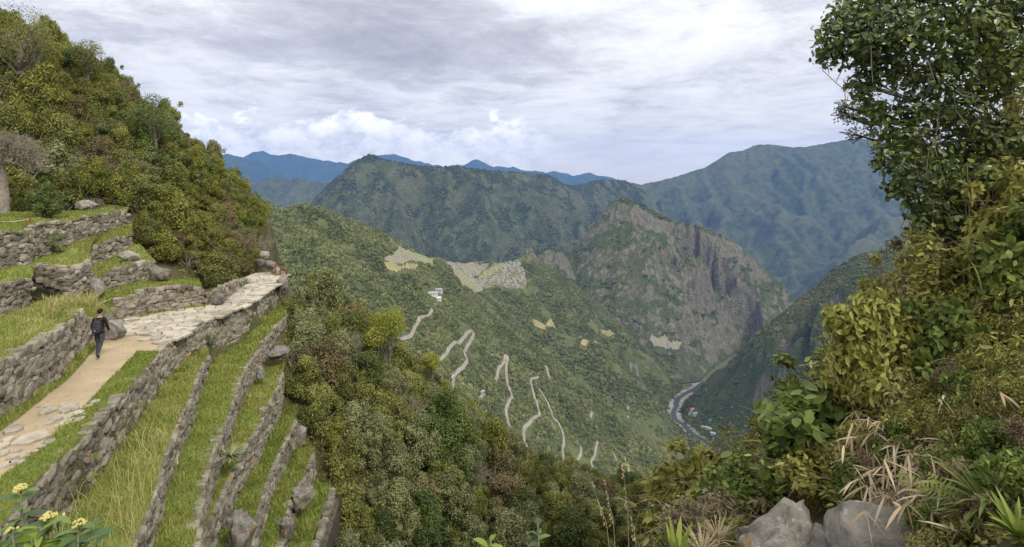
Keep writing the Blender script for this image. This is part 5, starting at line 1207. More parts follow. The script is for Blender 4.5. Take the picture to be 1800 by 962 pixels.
def bush_near(seed, kd, n=10, per=330, ls=.10, asp=.55, twig=M_VTWIG, wisp=26, spread=.7, h=.9, droop=.2, hexa=True):
    rng = np.random.default_rng(seed); lb = dome_lobes(rng, n, spread, h); g = Geo(); lobe_leaves(g, lb, per, ls, asp, rng, hexa, .1, .35, droop, .24)
    b = Geo(); twigs(b, (0, 0, -.3), lb, .018, rng, 4, 7)
    for k in range(wisp):                           # long loose stems arching out
        a = rng.uniform(0, 6.283); L = rng.uniform(.6, 1.35); p0 = Vector((rng.normal(0, .3), rng.normal(0, .3), rng.uniform(0, .6))); d = Vector((math.cos(a), math.sin(a), rng.uniform(.2, 1.3))).normalized()
        p1 = p0 + d * L * .6; p2 = p1 + (d + Vector((0, 0, -.7))).normalized() * L * .5; V, Q = tube_np([p0, p0.lerp(p1, .5) + Vector((0, 0, .06)), p1, p2], [.010, .008, .006, .003], 3); b.add(V, Q)
        m = rng.integers(3, 9); C = np.array([p1.lerp(p2, t) for t in rng.random(m)]) + rng.normal(0, .03, (m, 3)); N = rand_unit(m, rng); N[:, 2] += .6; N /= np.linalg.norm(N, axis=1, keepdims=True)
        V, Q = leaf_hex(C, N, ls, asp, rng, droop); g.add(V, Q, np.repeat(np.clip(.5 + rng.normal(0, .25, m), 0, 1), 2))
    for k in range(70):                             # grassy blades mixed in
        a = rng.uniform(0, 6.283); arc_leaf(g, (rng.normal(0, .4), rng.normal(0, .4), rng.uniform(0, .5)), (math.cos(a), math.sin(a), rng.uniform(.3, 2)), rng.uniform(.35, .8), .03, 1.2, rng, 4, float(rng.uniform(.3, 1)))
    return g.mesh('foliage', NK[kd]), b.mesh('stems', twig)
def near_hit(px, py):
    D = np.arange(2.5, 12, .03); x = (px - CX) / F * D; z = (HY - py) / F * D; k = np.nonzero(z <= ground(x, D))[0]; return float(D[k[0]]) if len(k) else 12.0
NEAR = {'fresh': [bush_near(2001, 'fresh', 10, 170, .20), bush_near(2002, 'fresh', 12, 190, .15)],
        'vine': [bush_near(2003, 'vine', 13, 330, .115, .45, wisp=34), bush_near(2004, 'vine', 12, 240, .15, .4, wisp=40)],
        'moss': [bush_near(2005, 'moss', 12, 330, .11, .45, wisp=50), bush_near(2006, 'moss', 12, 240, .14, .4, wisp=44)],
        'dry': [bush_near(2007, 'dry', 11, 150, .13, .26, wisp=90), bush_near(2008, 'dry', 11, 120, .16, .22, wisp=110)],
        'broad': [bush_near(2009, 'broad', 11, 230, .13, .62, M_BARK, wisp=20)]}
NNAME = {'fresh': 'fresh green leafy bush', 'vine': 'yellow green creeper bush', 'moss': 'brownish olive tangled bush', 'dry': 'dry brown tangle of stems', 'broad': 'broad leaved dark green bush'}
def near_bush(kd, v, px, py, D, r, label, sz=1.0, rz=0.0, on_ground=True):
    c = P(px, py, D); z = gz(c[0], c[1]) if on_ground else c[2]
    e = empty('bush', (c[0], c[1], z), rz); e.scale = (r, r, r * sz); tag(e, label, 'bush', 'bushes on the right hand bank')
    f, b = NEAR[kd][v % len(NEAR[kd])]; link('foliage', f, e); link('stems', b, e); return e
BZ = [(1230, 930, 'at the lower left foot of the bank'), (1260, 860, 'left of the lichen spotted rock'), (1240, 800, 'at the edge above the river view'), (1320, 830, 'behind the left foreground rock'), (1340, 740, 'at the bank skyline left of the climbing shoot'), (1420, 700, 'in front of the rounded hill'), (1420, 780, 'in the lower middle of the bank'), (1450, 860, 'just behind the wedge rock'), (1520, 640, 'under the hanging branches'), (1520, 740, 'left of the dry bamboo'), (1540, 840, 'behind the smooth foreground rock'), (1600, 570, 'below the broad leaved tree'), (1620, 650, 'above the dry bamboo'), (1640, 760, 'among the dry bamboo'), (1660, 850, 'behind the ferns'), (1700, 930, 'at the ferns in the lower right'), (1700, 560, 'on the upper bank'), (1720, 660, 'right of the dry bamboo top'), (1770, 480, 'high at the right edge'), (1770, 600, 'at the right edge, middle'), (1770, 740, 'at the right edge below middle'), (1780, 880, 'in the lower right corner')]
rr = random.Random(15); placed = []
BANKPOLY = [(1195, 1010), (1215, 930), (1225, 860), (1300, 815), (1340, 775), (1400, 765), (1450, 720), (1500, 690), (1560, 640), (1600, 595), (1640, 540), (1700, 470), (1810, 350), (1900, 330), (1900, 1010), (1620, 1010), (1600, 930), (1500, 900), (1420, 920), (1380, 890), (1320, 920), (1290, 1010)]
tries = 0
while len(placed) < 175 and tries < 12000:
    tries += 1; D = rr.uniform(3.4, 8.8); x = rr.uniform(1.5, 9.0); z = gz(x, D); px = CX + x / D * F; py = HY - z / D * F
    if not inside(px, py, BANKPOLY): continue
    r = rr.choice((.28, .36, .45, .6, .78)) * rr.uniform(.85, 1.15) * (D / 7) ** .5 * (0.75 if px < 1500 and py < 800 else 1)
    if D < 5.4: r = min(r, .16 + .05 * (D - 3.4) / 2)
    if 1270 < px < 1640 and D < 5.0: continue
    if any(math.dist((x, D, z), q[:3]) < .42 * (r + q[3]) for q in placed): continue
    placed.append((x, D, z, r))
    if px < 1580 and py < 780: w = {'fresh': .55, 'vine': .33, 'moss': .12}
    elif px < 1420: w = {'fresh': .46, 'vine': .28, 'moss': .16, 'dry': .10}
    elif py > 850: w = {'fresh': .5, 'vine': .15, 'moss': .15, 'dry': .2}
    elif px > 1650: w = {'vine': .50, 'moss': .22, 'fresh': .18, 'dry': .10}
    else: w = {'fresh': .34, 'vine': .28, 'moss': .20, 'dry': .18}
    kd = rr.choices(list(w), list(w.values()))[0]
    near_bush(kd, rr.randrange(2), px, py, D, r, ('larger ' if r > .52 else 'mid sized ' if r > .36 else 'small ') + NNAME[kd] + ' ' + zone_label(px, py - 25, BZ), rr.uniform(.75, 1.5) if px > 1500 else rr.uniform(.7, 1.05), rr.uniform(0, 6.28))
undergrowth('undergrowth', BANKPOLY, (1.2, 9.5), (3.0, 10), 60000, .045, 63, NK['moss'], 'leaf litter and low growth on the right hand bank', lambda x, y: x > 0, .22)

def big_plant(name, label, base, trunk_pts, trunk_r, lobes, per, ls, asp, mat, bark, seed, cat='tree', droop=.15, inner=.3, hang=0, fine=9):
    rng = np.random.default_rng(seed); e = empty(name, base); tag(e, label, cat); o = np.array(base)
    L = [(tuple(np.array(P(px, py, min(D, near_hit(px, py) + .05))) - o), r, st) for px, py, D, r, st in lobes]
    g = Geo(); lobe_leaves(g, L, per, ls, asp, rng, True, .05, inner, droop, .26); link('crown', g.mesh('crown', mat), e)
    b = Geo(); tp = [Vector(np.array(P(*t)) - o) for t in trunk_pts]; n = len(tp); V, Q = tube_np(catmull(tp, 4), [trunk_r * (1 - .75 * k / (4 * n - 4)) for k in range(4 * n - 3)], 8); b.add(V, Q); tr = link('trunk', b.mesh('trunk', bark, True), e)
    q = Geo()
    for c, r, st in L:
        c = Vector(c); s = min(tp, key=lambda t: (t - c).length + (0.6 if t.z > c.z + .3 else 0)); m = s.lerp(c, .5) + Vector(rng.normal(0, .10, 3)); V, Q = tube_np([s, s.lerp(m, .5) + Vector(rng.normal(0, .05, 3)), m, c], [.035, .028, .02, .01], 5); q.add(V, Q)
        for k in range(fine):
            t = c + Vector(rand_unit(1, rng)[0]) * r * rng.uniform(.7, 1.15); V, Q = tube_np([m.lerp(c, rng.uniform(.3, 1)), c.lerp(t, .5) + Vector(rng.normal(0, .05, 3)), t], [.009, .007, .003], 3); q.add(V, Q)
    for k in range(hang):                           # hanging stems and rootlets
        c, r, st = L[rng.integers(len(L))]; p = Vector(c) + Vector(rng.normal(0, r * .7, 3)); l = rng.uniform(.2, .55) if p.x + base[0] < 4.9 else rng.uniform(.4, 1.4); V, Q = tube_np([p, p + Vector((rng.normal(0, .06), rng.normal(0, .06), -l * .5)), p + Vector((rng.normal(0, .12), rng.normal(0, .1), -l))], [.006, .005, .004], 3); q.add(V, Q)
    link('branches', q.mesh('branches', bark), tr); return e
S1 = (1, 1, 1)
big_plant('broad_leaved_tree', 'tall broad leaved tree with dark glossy leaves at the upper right edge', P(1810, 520, 7.4), [(1810, 520, 7.4), (1800, 380, 7.3), (1785, 240, 7.2), (1760, 100, 7.2), (1740, -40, 7.2)], .13,
  [(1462, 62, 6.6, .18, S1), (1452, 95, 6.7, .14, S1), (1505, 20, 6.8, .26, S1), (1500, 85, 6.5, .24, S1), (1555, 40, 6.4, .30, S1), (1545, 110, 6.6, .24, S1), (1575, -20, 6.6, .34, S1), (1610, 60, 6.3, .30, S1), (1515, 150, 6.7, .18, S1), (1590, 130, 6.9, .24, S1), (1660, 30, 6.5, .32, S1), (1670, 110, 6.6, .28, S1), (1720, 60, 6.6, .34, S1), (1780, 20, 6.8, .38, S1), (1790, 110, 6.6, .34, S1), (1730, 150, 6.8, .28, S1),
   (1535, 195, 6.8, .18, S1), (1575, 235, 6.7, .24, S1), (1560, 280, 6.6, .18, S1), (1610, 260, 6.9, .26, S1), (1595, 320, 6.6, .2, S1), (1640, 310, 6.8, .28, S1), (1625, 370, 6.6, .22, S1), (1680, 270, 7.0, .3, S1), (1650, 200, 7.2, .22, S1), (1700, 350, 6.9, .3, S1), (1760, 250, 6.8, .32, S1), (1570, 335, 6.6, .10, S1), (1640, -60, 6.6, .4, S1), (1740, -70, 6.6, .5, S1), (1690, 200, 6.7, .26, S1), (1600, 195, 6.6, .2, S1), (1740, 320, 6.6, .28, S1), (1660, 390, 6.7, .24, S1), (1480, 40, 6.6, .2, S1), (1530, 70, 6.4, .24, S1), (1640, 150, 6.5, .2, S1)], 400, .078, .62, NK['broad'], M_BARK, 81, hang=60)
big_plant('wispy_tree', 'thin twigs with tiny dark leaves reaching out left under the broad leaved tree', P(1690, 420, 7.8), [(1690, 420, 7.8), (1640, 330, 7.7), (1600, 260, 7.6), (1560, 215, 7.6)], .03,
  [(1490, 205, 7.5, .14, (1.2, 1, .7)), (1515, 190, 7.5, .14, S1), (1480, 185, 7.5, .09, S1), (1530, 225, 7.5, .14, S1), (1500, 235, 7.5, .10, S1), (1475, 250 - 55, 7.5, .06, S1)], 150, .038, .4, NK['broad'], M_BARK, 82, fine=5)
big_plant('creeper_covered_tree', 'tree smothered in yellow green creepers at the right edge', P(1750, 700, 6.9), [(1750, 700, 6.9), (1745, 560, 7.0), (1740, 420, 7.1), (1735, 280, 7.2)], .12,
  [(1735, 330, 6.9, .34, (1, 1, 1.3)), (1690, 400, 6.9, .28, (1, 1, 1.2)), (1780, 340, 6.7, .34, (1, 1, 1.4)), (1745, 430, 6.6, .34, (1, 1, 1.3)), (1800, 450, 6.4, .36, (1, 1, 1.4)), (1660, 450, 7.0, .26, S1), (1700, 500, 6.7, .3, (1, 1, 1.3)), (1640, 420, 7.2, .2, S1), (1620, 480, 7.2, .22, S1), (1755, 540, 6.4, .34, (1, 1, 1.4)), (1650, 540, 6.9, .28, S1), (1610, 410, 7.1, .14, S1), (1800, 590, 6.2, .34, (1, 1, 1.3)), (1700, 600, 6.6, .28, S1), (1770, 260, 7.0, .28, S1), (1800, 200, 6.9, .3, (1, 1, 1.5)), (1590, 460, 7.2, .10, S1), (1575, 430, 7.1, .08, S1), (1650, 620, 6.8, .24, S1), (1680, 330, 7.0, .26, (1, 1, 1.3)), (1640, 360, 7.1, .2, S1), (1720, 240, 7.1, .26, (1, 1, 1.3)), (1780, 680, 6.0, .3, (1, 1, 1.3)), (1720, 660, 6.2, .24, S1), (1625, 450, 6.4, .2, (1, 1, 1.5)), (1640, 500, 6.3, .22, (1, 1, 1.4)), (1615, 540, 6.3, .2, (1, 1, 1.3)), (1590, 590, 6.3, .2, S1), (1660, 570, 6.0, .24, (1, 1, 1.4)), (1540, 610, 6.6, .18, S1), (1500, 630, 6.8, .18, S1)], 560, .07, .42, NK['vine'], M_VTWIG, 83, hang=150, droop=.3)
big_plant('climbing_shoot', 'upright leafy shoot with an orange red tip on the bank skyline', P(1362, 790, 8.6), [(1362, 790, 8.6), (1363, 740, 8.6), (1361, 700, 8.6)], .02, [(1362, 712, 8.6, .12, (1, 1, 1.5)), (1364, 745, 8.6, .18, (1, 1, 1.4)), (1360, 780, 8.5, .24, S1), (1385, 775, 8.5, .18, S1)], 230, .06, .5, NK['fresh'], M_BARK, 84, cat='plant', fine=4)
def lichen_twigs(px, py, D, h, seed, label):
    e = empty('lichened_shrub', P(px, py, D)); tag(e, label, 'shrub'); o = link('branches', DEAD[seed % 2], e); o.scale = (h * .75, h * .75, h); o.rotation_euler = (0, 0, seed)
    rng = np.random.default_rng(seed); g = Geo(); C = rng.normal(0, .30 * h, (420, 3)) + np.array([0, 0, h * .75]); N = rand_unit(420, rng); V, Q = leaf_hex(C, N, .05, .5, rng); g.add(V, Q, np.repeat(np.clip(rng.normal(.65, .2, 420), 0, 1), 2)); link('foliage', g.mesh('foliage', NK['fresh']), e)
lichen_twigs(1405, 770, 9.0, .62, 3, 'pale lichened twigs behind the climbing shoot')
lichen_twigs(1285, 850, 8.4, .75, 6, 'pale lichened twigs on the bank edge above the river')
lichen_twigs(1240, 860, 8.6, .55, 9, 'sparse yellow green twigs at the far left of the bank')

# strips of leaf: arcs, fern fronds, bamboo, rosettes
def bamboo(px, py, D, n, seed, label, spread=(.5, .3, .35)):
    rng = np.random.default_rng(seed); D = min(D, near_hit(px, py) - .22); c = Vector(P(px, py, D)); e = empty('dry_bamboo', c); tag(e, label, 'bamboo', 'dry bamboo clumps on the bank'); g = Geo(); b = Geo()
    for k in range(n):
        a = rng.uniform(0, 6.283); root = Vector((rng.normal(0, .12), rng.normal(0, .1), -.35)); d = Vector((math.cos(a) * spread[0] * 1.6 - .2, -.4 + math.sin(a) * .3, .8)).normalized()
        pts = [root]; L = rng.uniform(.5, 1.0)
        for j in range(5): pts.append(pts[-1] + d * L / 5); d = (d + Vector((0, 0, -.26))).normalized()
        V, Q = tube_np(pts, [.006, .005, .005, .004, .003, .002], 3); b.add(V, Q)
        for j in range(rng.integers(8, 15)):
            q = pts[rng.integers(1, 6)]; arc_leaf(g, q, Vector((rng.normal(0, .6), rng.normal(-.2, .5), rng.uniform(-1.2, .1))), rng.uniform(.12, .24), rng.uniform(.012, .022), rng.uniform(.3, 1.0), rng, 3, float(np.clip(rng.normal(.55, .25), 0, 1)))
    link('leaves', g.mesh('leaves', NK['straw']), e); link('stems', b.mesh('stems', M_VTWIG), e)
for k, (px, py, D, n, lb) in enumerate([(1600, 760, 5.5, 24, 'leftmost clump of drooping dry bamboo leaves'), (1650, 725, 5.8, 30, 'topmost clump of drooping dry bamboo leaves'), (1690, 780, 5.5, 30, 'middle clump of drooping dry bamboo leaves'), (1745, 800, 5.4, 20, 'rightmost clump of dry bamboo leaves'), (1590, 840, 5.2, 16, 'lowest clump of dry bamboo leaves beside the smooth rock'), (1640, 800, 5.3, 22, 'clump of dry bamboo leaves in the centre of the tangle')]): bamboo(px, py, D, n, 900 + k, lb)
M_FERN = leaf_mat('fern_leaves', (0.13, 0.19, 0.03), (0.23, 0.30, 0.05), (0.32, 0.36, 0.08), .4, .5, .05)
def fern(px, py, D, n, L, seed, label, mat=None):
    D = min(D, near_hit(px, py) - .1) if D < 10 else D; rng = np.random.default_rng(seed); e = empty('fern', P(px, py, D)); tag(e, label, 'fern')
    for k in range(n):
        g = Geo(); a = rng.uniform(0, 6.283); d = Vector((math.cos(a) * .5, math.sin(a) * .5 - .2, 1)).normalized(); p = Vector((0, 0, 0)); l = L * rng.uniform(.75, 1.15); m = 14
        for j in range(m):
            q = p + d * l / m; V, Q = tube_np([p, q], [.003, .003], 3); g.add(V, Q, .5); side = d.cross(Vector((0, -1, .3))).normalized(); w = l * .22 * math.sin(math.pi * (.12 + .86 * j / m)) + .006
            for s_ in (-1, 1): arc_leaf(g, q, side * s_ + d * .35, w, l * .05, .25, rng, 2, float(np.clip(rng.normal(.5, .15), 0, 1)))
            p = q; d = (d + Vector((math.cos(a) * .05, math.sin(a) * .05, -.07))).normalized()
        link('frond', g.mesh('frond', mat or M_FERN), e)
fern(1655, 925, 4.9, 6, .34, 31, 'bright yellow green fern, left one of the pair on the bank')
fern(1698, 920, 4.9, 7, .36, 32, 'bright yellow green fern, right one of the pair on the bank')
fern(373, 600, 26.6, 8, .55, 33, 'dark green fern growing from the path wall', KIND['deep'])
def rosette(px, py, D, n, L, w, label, mat, seed, up=.5, name='spiky_plant', cat='plant', bend=.6):
    D = min(D, near_hit(px, py) - .08) if D < 10 else D; rng = np.random.default_rng(seed); e = empty(name, P(px, py, D)); tag(e, label, cat); g = Geo()
    for k in range(n):
        a = rng.uniform(0, 6.283); arc_leaf(g, (0, 0, 0), (math.cos(a), math.sin(a), rng.uniform(up * .2, up * 2.2)), L * rng.uniform(.6, 1.15), w * rng.uniform(.8, 1.2), bend * rng.uniform(.5, 1.4), rng, 4, float(np.clip(rng.normal(.55, .25), 0, 1)))
    link('leaves', g.mesh('leaves', mat), e); return e
M_BROM = leaf_mat('spiky_leaves', (0.09, 0.12, 0.05), (0.20, 0.24, 0.10), (0.36, 0.36, 0.20), .25, .5, .03)
rosette(406, 802, 19.3, 60, .62, .055, 'spiky pale green rosette plant on the third terrace wall', M_BROM, 41)
rosette(386, 812, 19.6, 40, .75, .03, 'tall dark grassy tuft beside the spiky rosette', KIND['deep'], 42, 1.4)
rosette(313, 822, 16.0, 14, .3, .04, 'small pale spiky plant on the second terrace', M_BROM, 43, 1.0)
rosette(1190, 990, 4.6, 16, .34, .05, 'bright yellow green lance leaved plant at the bottom, left of the rocks', M_FERN, 44, 1.6)
rosette(1738, 900, 4.8, 40, .42, .03, 'dark green strap leaved clump right of the ferns', KIND['deep'], 45, .7, bend=1.1)
rosette(1790, 945, 4.2, 46, .22, .03, 'feathery pale green plant in the lower right corner', M_FERN, 46, 1.0)
rosette(1630, 945, 4.3, 60, .22, .024, 'low green grassy clump in front of the ferns', NK['fresh'], 47, .9)
rosette(1235, 975, 5.6, 90, .30, .009, 'dry straw coloured grass left of the lichen spotted rock', NK['straw'], 48, 1.0, cat='grass')
rosette(1262, 950, 5.8, 80, .28, .009, 'second tuft of dry straw grass behind the lichen spotted rock', NK['straw'], 49, .9, cat='grass')
rosette(1700, 955, 4.2, 60, .2, .03, 'low leafy green clump below the ferns', NK['fresh'], 50, .8)
o = link('fallen_leaf', None) if False else None
g = Geo(); arc_leaf(g, (0, 0, 0), (1, -.2, .35), .16, .11, .9, np.random.default_rng(3), 4, .35)
o = link('fallen_leaf', g.mesh('fallen_leaf', leaf_mat('fallen_leaf', (.25, .11, .04), (.32, .15, .06), (.4, .2, .09), .2)), None, P(1606, 945, 4.1)); tag(o, 'large curled orange brown fallen leaf right of the smooth rock', 'leaf')

# leafy plants with large leaves
M_BIGLEAF = leaf_mat('large_leaves', (0.045, 0.085, 0.025), (0.105, 0.175, 0.05), (0.20, 0.28, 0.07), .35, .42, .05, .5)
M_LIME = leaf_mat('lime_leaves', (0.13, 0.21, 0.02), (0.24, 0.34, 0.04), (0.36, 0.42, 0.07), .45, .45, .04, .4)
M_FLOWER = simple_mat('pale_yellow_flowers', (0.38, 0.34, 0.09), (0.50, 0.45, 0.17), 40.0, .8, 0, 4, .35, .65, 'obj')
def leafy_stem(name, label, base, top, nl, L, w, mat, seed, flower=0, lean=.9, cat='plant', bend=1.0):
    rng = np.random.default_rng(seed); e = empty(name, base); tag(e, label, cat); tp = Vector(top) - Vector(base); b = Geo()
    V, Q = tube_np([(0, 0, -.2), tp * .5 + Vector((.02, 0, 0)), tp], [.012, .010, .007], 5); b.add(V, Q); so = link('stem', b.mesh('stem', M_STEM, True), e)
    for k in range(nl):
        g = Geo(); f = .15 + .85 * (k + .5) / nl; a = k * 2.4 + rng.normal(0, .3); d = Vector((math.cos(a), math.sin(a), lean * rng.uniform(.2, .9))); ll = L * rng.uniform(.7, 1.15) * (1.1 - .45 * f)
        arc_leaf(g, tp * f, d, ll, w * rng.uniform(.85, 1.15) * (1.1 - .35 * f), bend, rng, 5, float(np.clip(rng.normal(.5, .22), 0, 1))); link('leaf', g.mesh('leaf', mat, True), so)
    for k in range(flower):
        d = rand_unit(1, rng)[0]; c = tp + Vector((d[0] * .045, d[1] * .045, abs(d[2]) * .035 + .01)); V, Fc = ICO1; o = link('flower', mesh_np('flower', V * .0135, Fc, M_FLOWER, True), so, c)
M_STEM = simple_mat('green_stem', (0.16, 0.17, 0.09), (0.26, 0.26, 0.16), 9, .7, 0, 4, .35, .65, 'obj')
def stem_px(label, px, ptop, pbot, D, nl, L, w, mat, seed, flower=0, name='flowering_plant', lean=.9, bend=1.0, pxb=None):
    leafy_stem(name, label, P(pxb or px, pbot, D), P(px, ptop, D), nl, L, w, mat, seed, flower, lean, bend=bend)
stem_px('tallest flowering plant with pale yellow heads in the bottom left corner', 36, 862, 1000, 4.9, 14, .30, .07, M_BIGLEAF, 1, 34)
stem_px('flowering plant with a wide pale yellow head, second from the left', 84, 912, 1010, 4.7, 14, .32, .08, M_BIGLEAF, 2, 34, pxb=92)
stem_px('flowering plant with a small side head right of the wide one', 101, 912, 1010, 4.8, 8, .2, .05, M_BIGLEAF, 3, 14)
stem_px('rightmost flowering plant with an upright leaf, bottom left', 139, 925, 1010, 4.6, 14, .32, .08, M_BIGLEAF, 4, 20, pxb=125)
stem_px('lowest flowering plant at the left edge', 22, 938, 1010, 4.5, 10, .2, .05, M_BIGLEAF, 5, 10)
for k, (px, pt) in enumerate([(0, 930), (55, 945), (70, 925), (112, 948), (165, 955), (-12, 905)]):
    stem_px(['broad leaved shoot at the very left edge', 'lime shoot between the two left flower heads', 'pale upright shoot under the wide flower head', 'leafy shoot at the picture bottom below the small head', 'low shoot furthest right of the flowering plants', 'leafy shoot cut by the left edge'][k], px, pt, 1015, 4.5 + .05 * k, 13, .30, .075, M_LIME if k in (1, 2) else M_BIGLEAF, 20 + k, 0, name='leafy_plant')
for k, (px, pt, D) in enumerate([(862, 948, 4.4), (945, 918, 5.6)]):
    stem_px(['bright leafy plant at the bottom edge, left of centre', 'tall grey green leafy plant at the bottom centre'][k], px, pt, 1040, D, 12, .2, .075, M_LIME if k == 0 else M_BIGLEAF, 40 + k, 0, name='leafy_plant')
e = empty('wall_plant', P(163, 880, 15.2)); tag(e, 'bright lime green large leaved plant against the path wall', 'plant'); rng = np.random.default_rng(17)
b = Geo()
for k in range(4): V, Q = tube_np([(rng.normal(0, .1), 0, -.3), (rng.normal(0, .12), -.08, .7), (rng.normal(0, .15), -.12, 1.3)], [.02, .015, .008], 4); b.add(V, Q)
link('stems', b.mesh('stems', M_STEM), e)
for k in range(44):
    g = Geo(); arc_leaf(g, (0, 0, 0), (rng.normal(0, .6), rng.normal(-.7, .4), rng.normal(-.3, .5)), rng.uniform(.16, .27), rng.uniform(.12, .17), .6, rng, 4, float(rng.uniform(.2, .9)))
    link('leaf', g.mesh('leaf', M_LIME, True), e, (rng.normal(.03, .17), rng.normal(-.15, .1), rng.uniform(.1, 1.45)))
# tall dry grass stalks rising in front of the valley
for k, (px0, py0, px1, py1, D, lb) in enumerate([(1085, 990, 1040, 850, 4.2, 'left dry grass stalk in front of the valley'), (1088, 990, 1062, 845, 4.3, 'middle dry grass stalk leaning left'), (1108, 985, 1092, 800, 4.4, 'tallest dry grass stalk in front of the valley'), (1120, 990, 1108, 905, 4.4, 'short dry grass stalk, rightmost')]):
    e = empty('grass_stalk', P(px0, py0, D)); tag(e, lb, 'grass'); a = Vector(P(px1, py1, D)) - Vector(P(px0, py0, D)); b = Geo(); V, Q = tube_np([(0, 0, -.4), a * .5 + Vector((.015, 0, 0)), a], [.0028, .0022, .0012], 4); b.add(V, Q); link('stem', b.mesh('stem', NK['straw']), e)
    g = Geo(); rng = np.random.default_rng(60 + k)
    for j in range(16): V, Fc = ICO1; g.add(V * np.array([.005, .005, .011]) + np.array(a * rng.uniform(.45, 1)) + rng.normal(0, .006, 3), Fc, .6)
    link('seed_head', g.mesh('seed_head', NK['straw']), e)

# ------------------------------------------------------------------ ropes, posts, fence at the path end
M_RUST = simple_mat('rusty_iron', (0.16, 0.055, 0.02), (0.26, 0.10, 0.04), 12, .8); M_ROPE = simple_mat('rope', (0.42, 0.37, 0.28), (0.55, 0.5, 0.4), 20, .9)
def rope(label, a, b, sag, posts):
    a, b = Vector(a), Vector(b); pts = [a.lerp(b, k / 10) - Vector((0, 0, sag * 4 * (k / 10) * (1 - k / 10))) for k in range(11)]; V, Q = tube_np(pts, [.022] * 11, 5)
    o = link('rope', mesh_np('rope', V, Q, M_ROPE, True)); tag(o, label, 'rope')
    for lb, p in posts:
        p = Vector(p); V, Q = tube_np([(0, 0, -.7), (0, 0, .08)], [.03, .03], 6); g = Geo(); g.add(V, Q); V, Fc = ICO1; g.add(V * .045 + np.array([0, 0, .1]), Fc); o = link('barrier_post', g.mesh('barrier_post', M_RUST), None, p); tag(o, lb, 'post')
rope('sagging rope barrier above the walker', P(135, 543, 25.5), P(209, 518, 27.2), .12, [('rusty barrier post at the right end of the rope above the walker', P(209, 518, 27.2))])
rope('sagging rope barrier on the uppermost grass terrace', P(-30, 384, 27.2), P(52, 385, 27.6), .15, [('rusty barrier post on the uppermost grass terrace', P(53, 384, 27.6))])
e = empty('rusty_fence', P(492, 490, 39)); tag(e, 'short rusty iron fence at the far end of the path', 'fence'); o0 = Vector(P(492, 490, 39))
tops = [(484, 463, 486), (493, 467, 487), (504, 473, 489)]
for px, t, bt in tops:
    a, b = Vector(P(px, t, 39)) - o0, Vector(P(px, bt, 39)) - o0; V, Q = tube_np([b, a], [.05, .05], 5); link('post', mesh_np('post', V, Q, M_RUST), e)
for f in (.15, .55):
    V, Q = tube_np([Vector(P(px, t + (bt - t) * f, 39)) - o0 for px, t, bt in tops], [.03] * 3, 5); link('rail', mesh_np('rail', V, Q, M_RUST), e)

# ------------------------------------------------------------------ the walker
def fabric(name, a, b): return simple_mat(name, a, b, 14, .9, .004, 5, .35, .65, 'obj')
M_JACKET = fabric('dark_jacket', (.010, .009, .011), (.022, .020, .022)); M_TROUS = fabric('grey_trousers', (.035, .042, .052), (.070, .078, .090)); M_SKIN = simple_mat('skin', (.36, .20, .13), (.42, .25, .17), 8, .6); M_HAIR = fabric('dark_hair', (.008, .006, .005), (.016, .012, .010)); M_SHOE = fabric('grey_shoes', (.03, .03, .03), (.06, .06, .06)); M_PACK = fabric('backpack_cloth', (.030, .024, .030), (.060, .050, .058)); M_STRAP = fabric('strap', (.05, .045, .05), (.09, .08, .085))
def skin_body(name, joints, edges, mats, zone, parent, sub=2, root=0):
    me = bpy.data.meshes.new(name); me.from_pydata([j[:3] for j in joints], edges, []); o = link(name, me, parent)
    sk = o.modifiers.new('skin', 'SKIN'); sk.use_smooth_shade = True; sb = o.modifiers.new('sub', 'SUBSURF'); sb.levels = sb.render_levels = sub
    lay = me.skin_vertices[0].data
    for v, j in zip(lay, joints): r = j[3]; v.radius = r if isinstance(r, tuple) else (r, r); v.use_root = False
    lay[root].use_root = True
    dg = bpy.context.evaluated_depsgraph_get(); dg.update(); m2 = bpy.data.meshes.new_from_object(o.evaluated_get(dg)); o.modifiers.clear(); o.data = m2
    m2.materials.clear()
    for m in mats: m2.materials.append(m)
    for p in m2.polygons: p.use_smooth = True; p.material_index = zone(p.center)
    return o
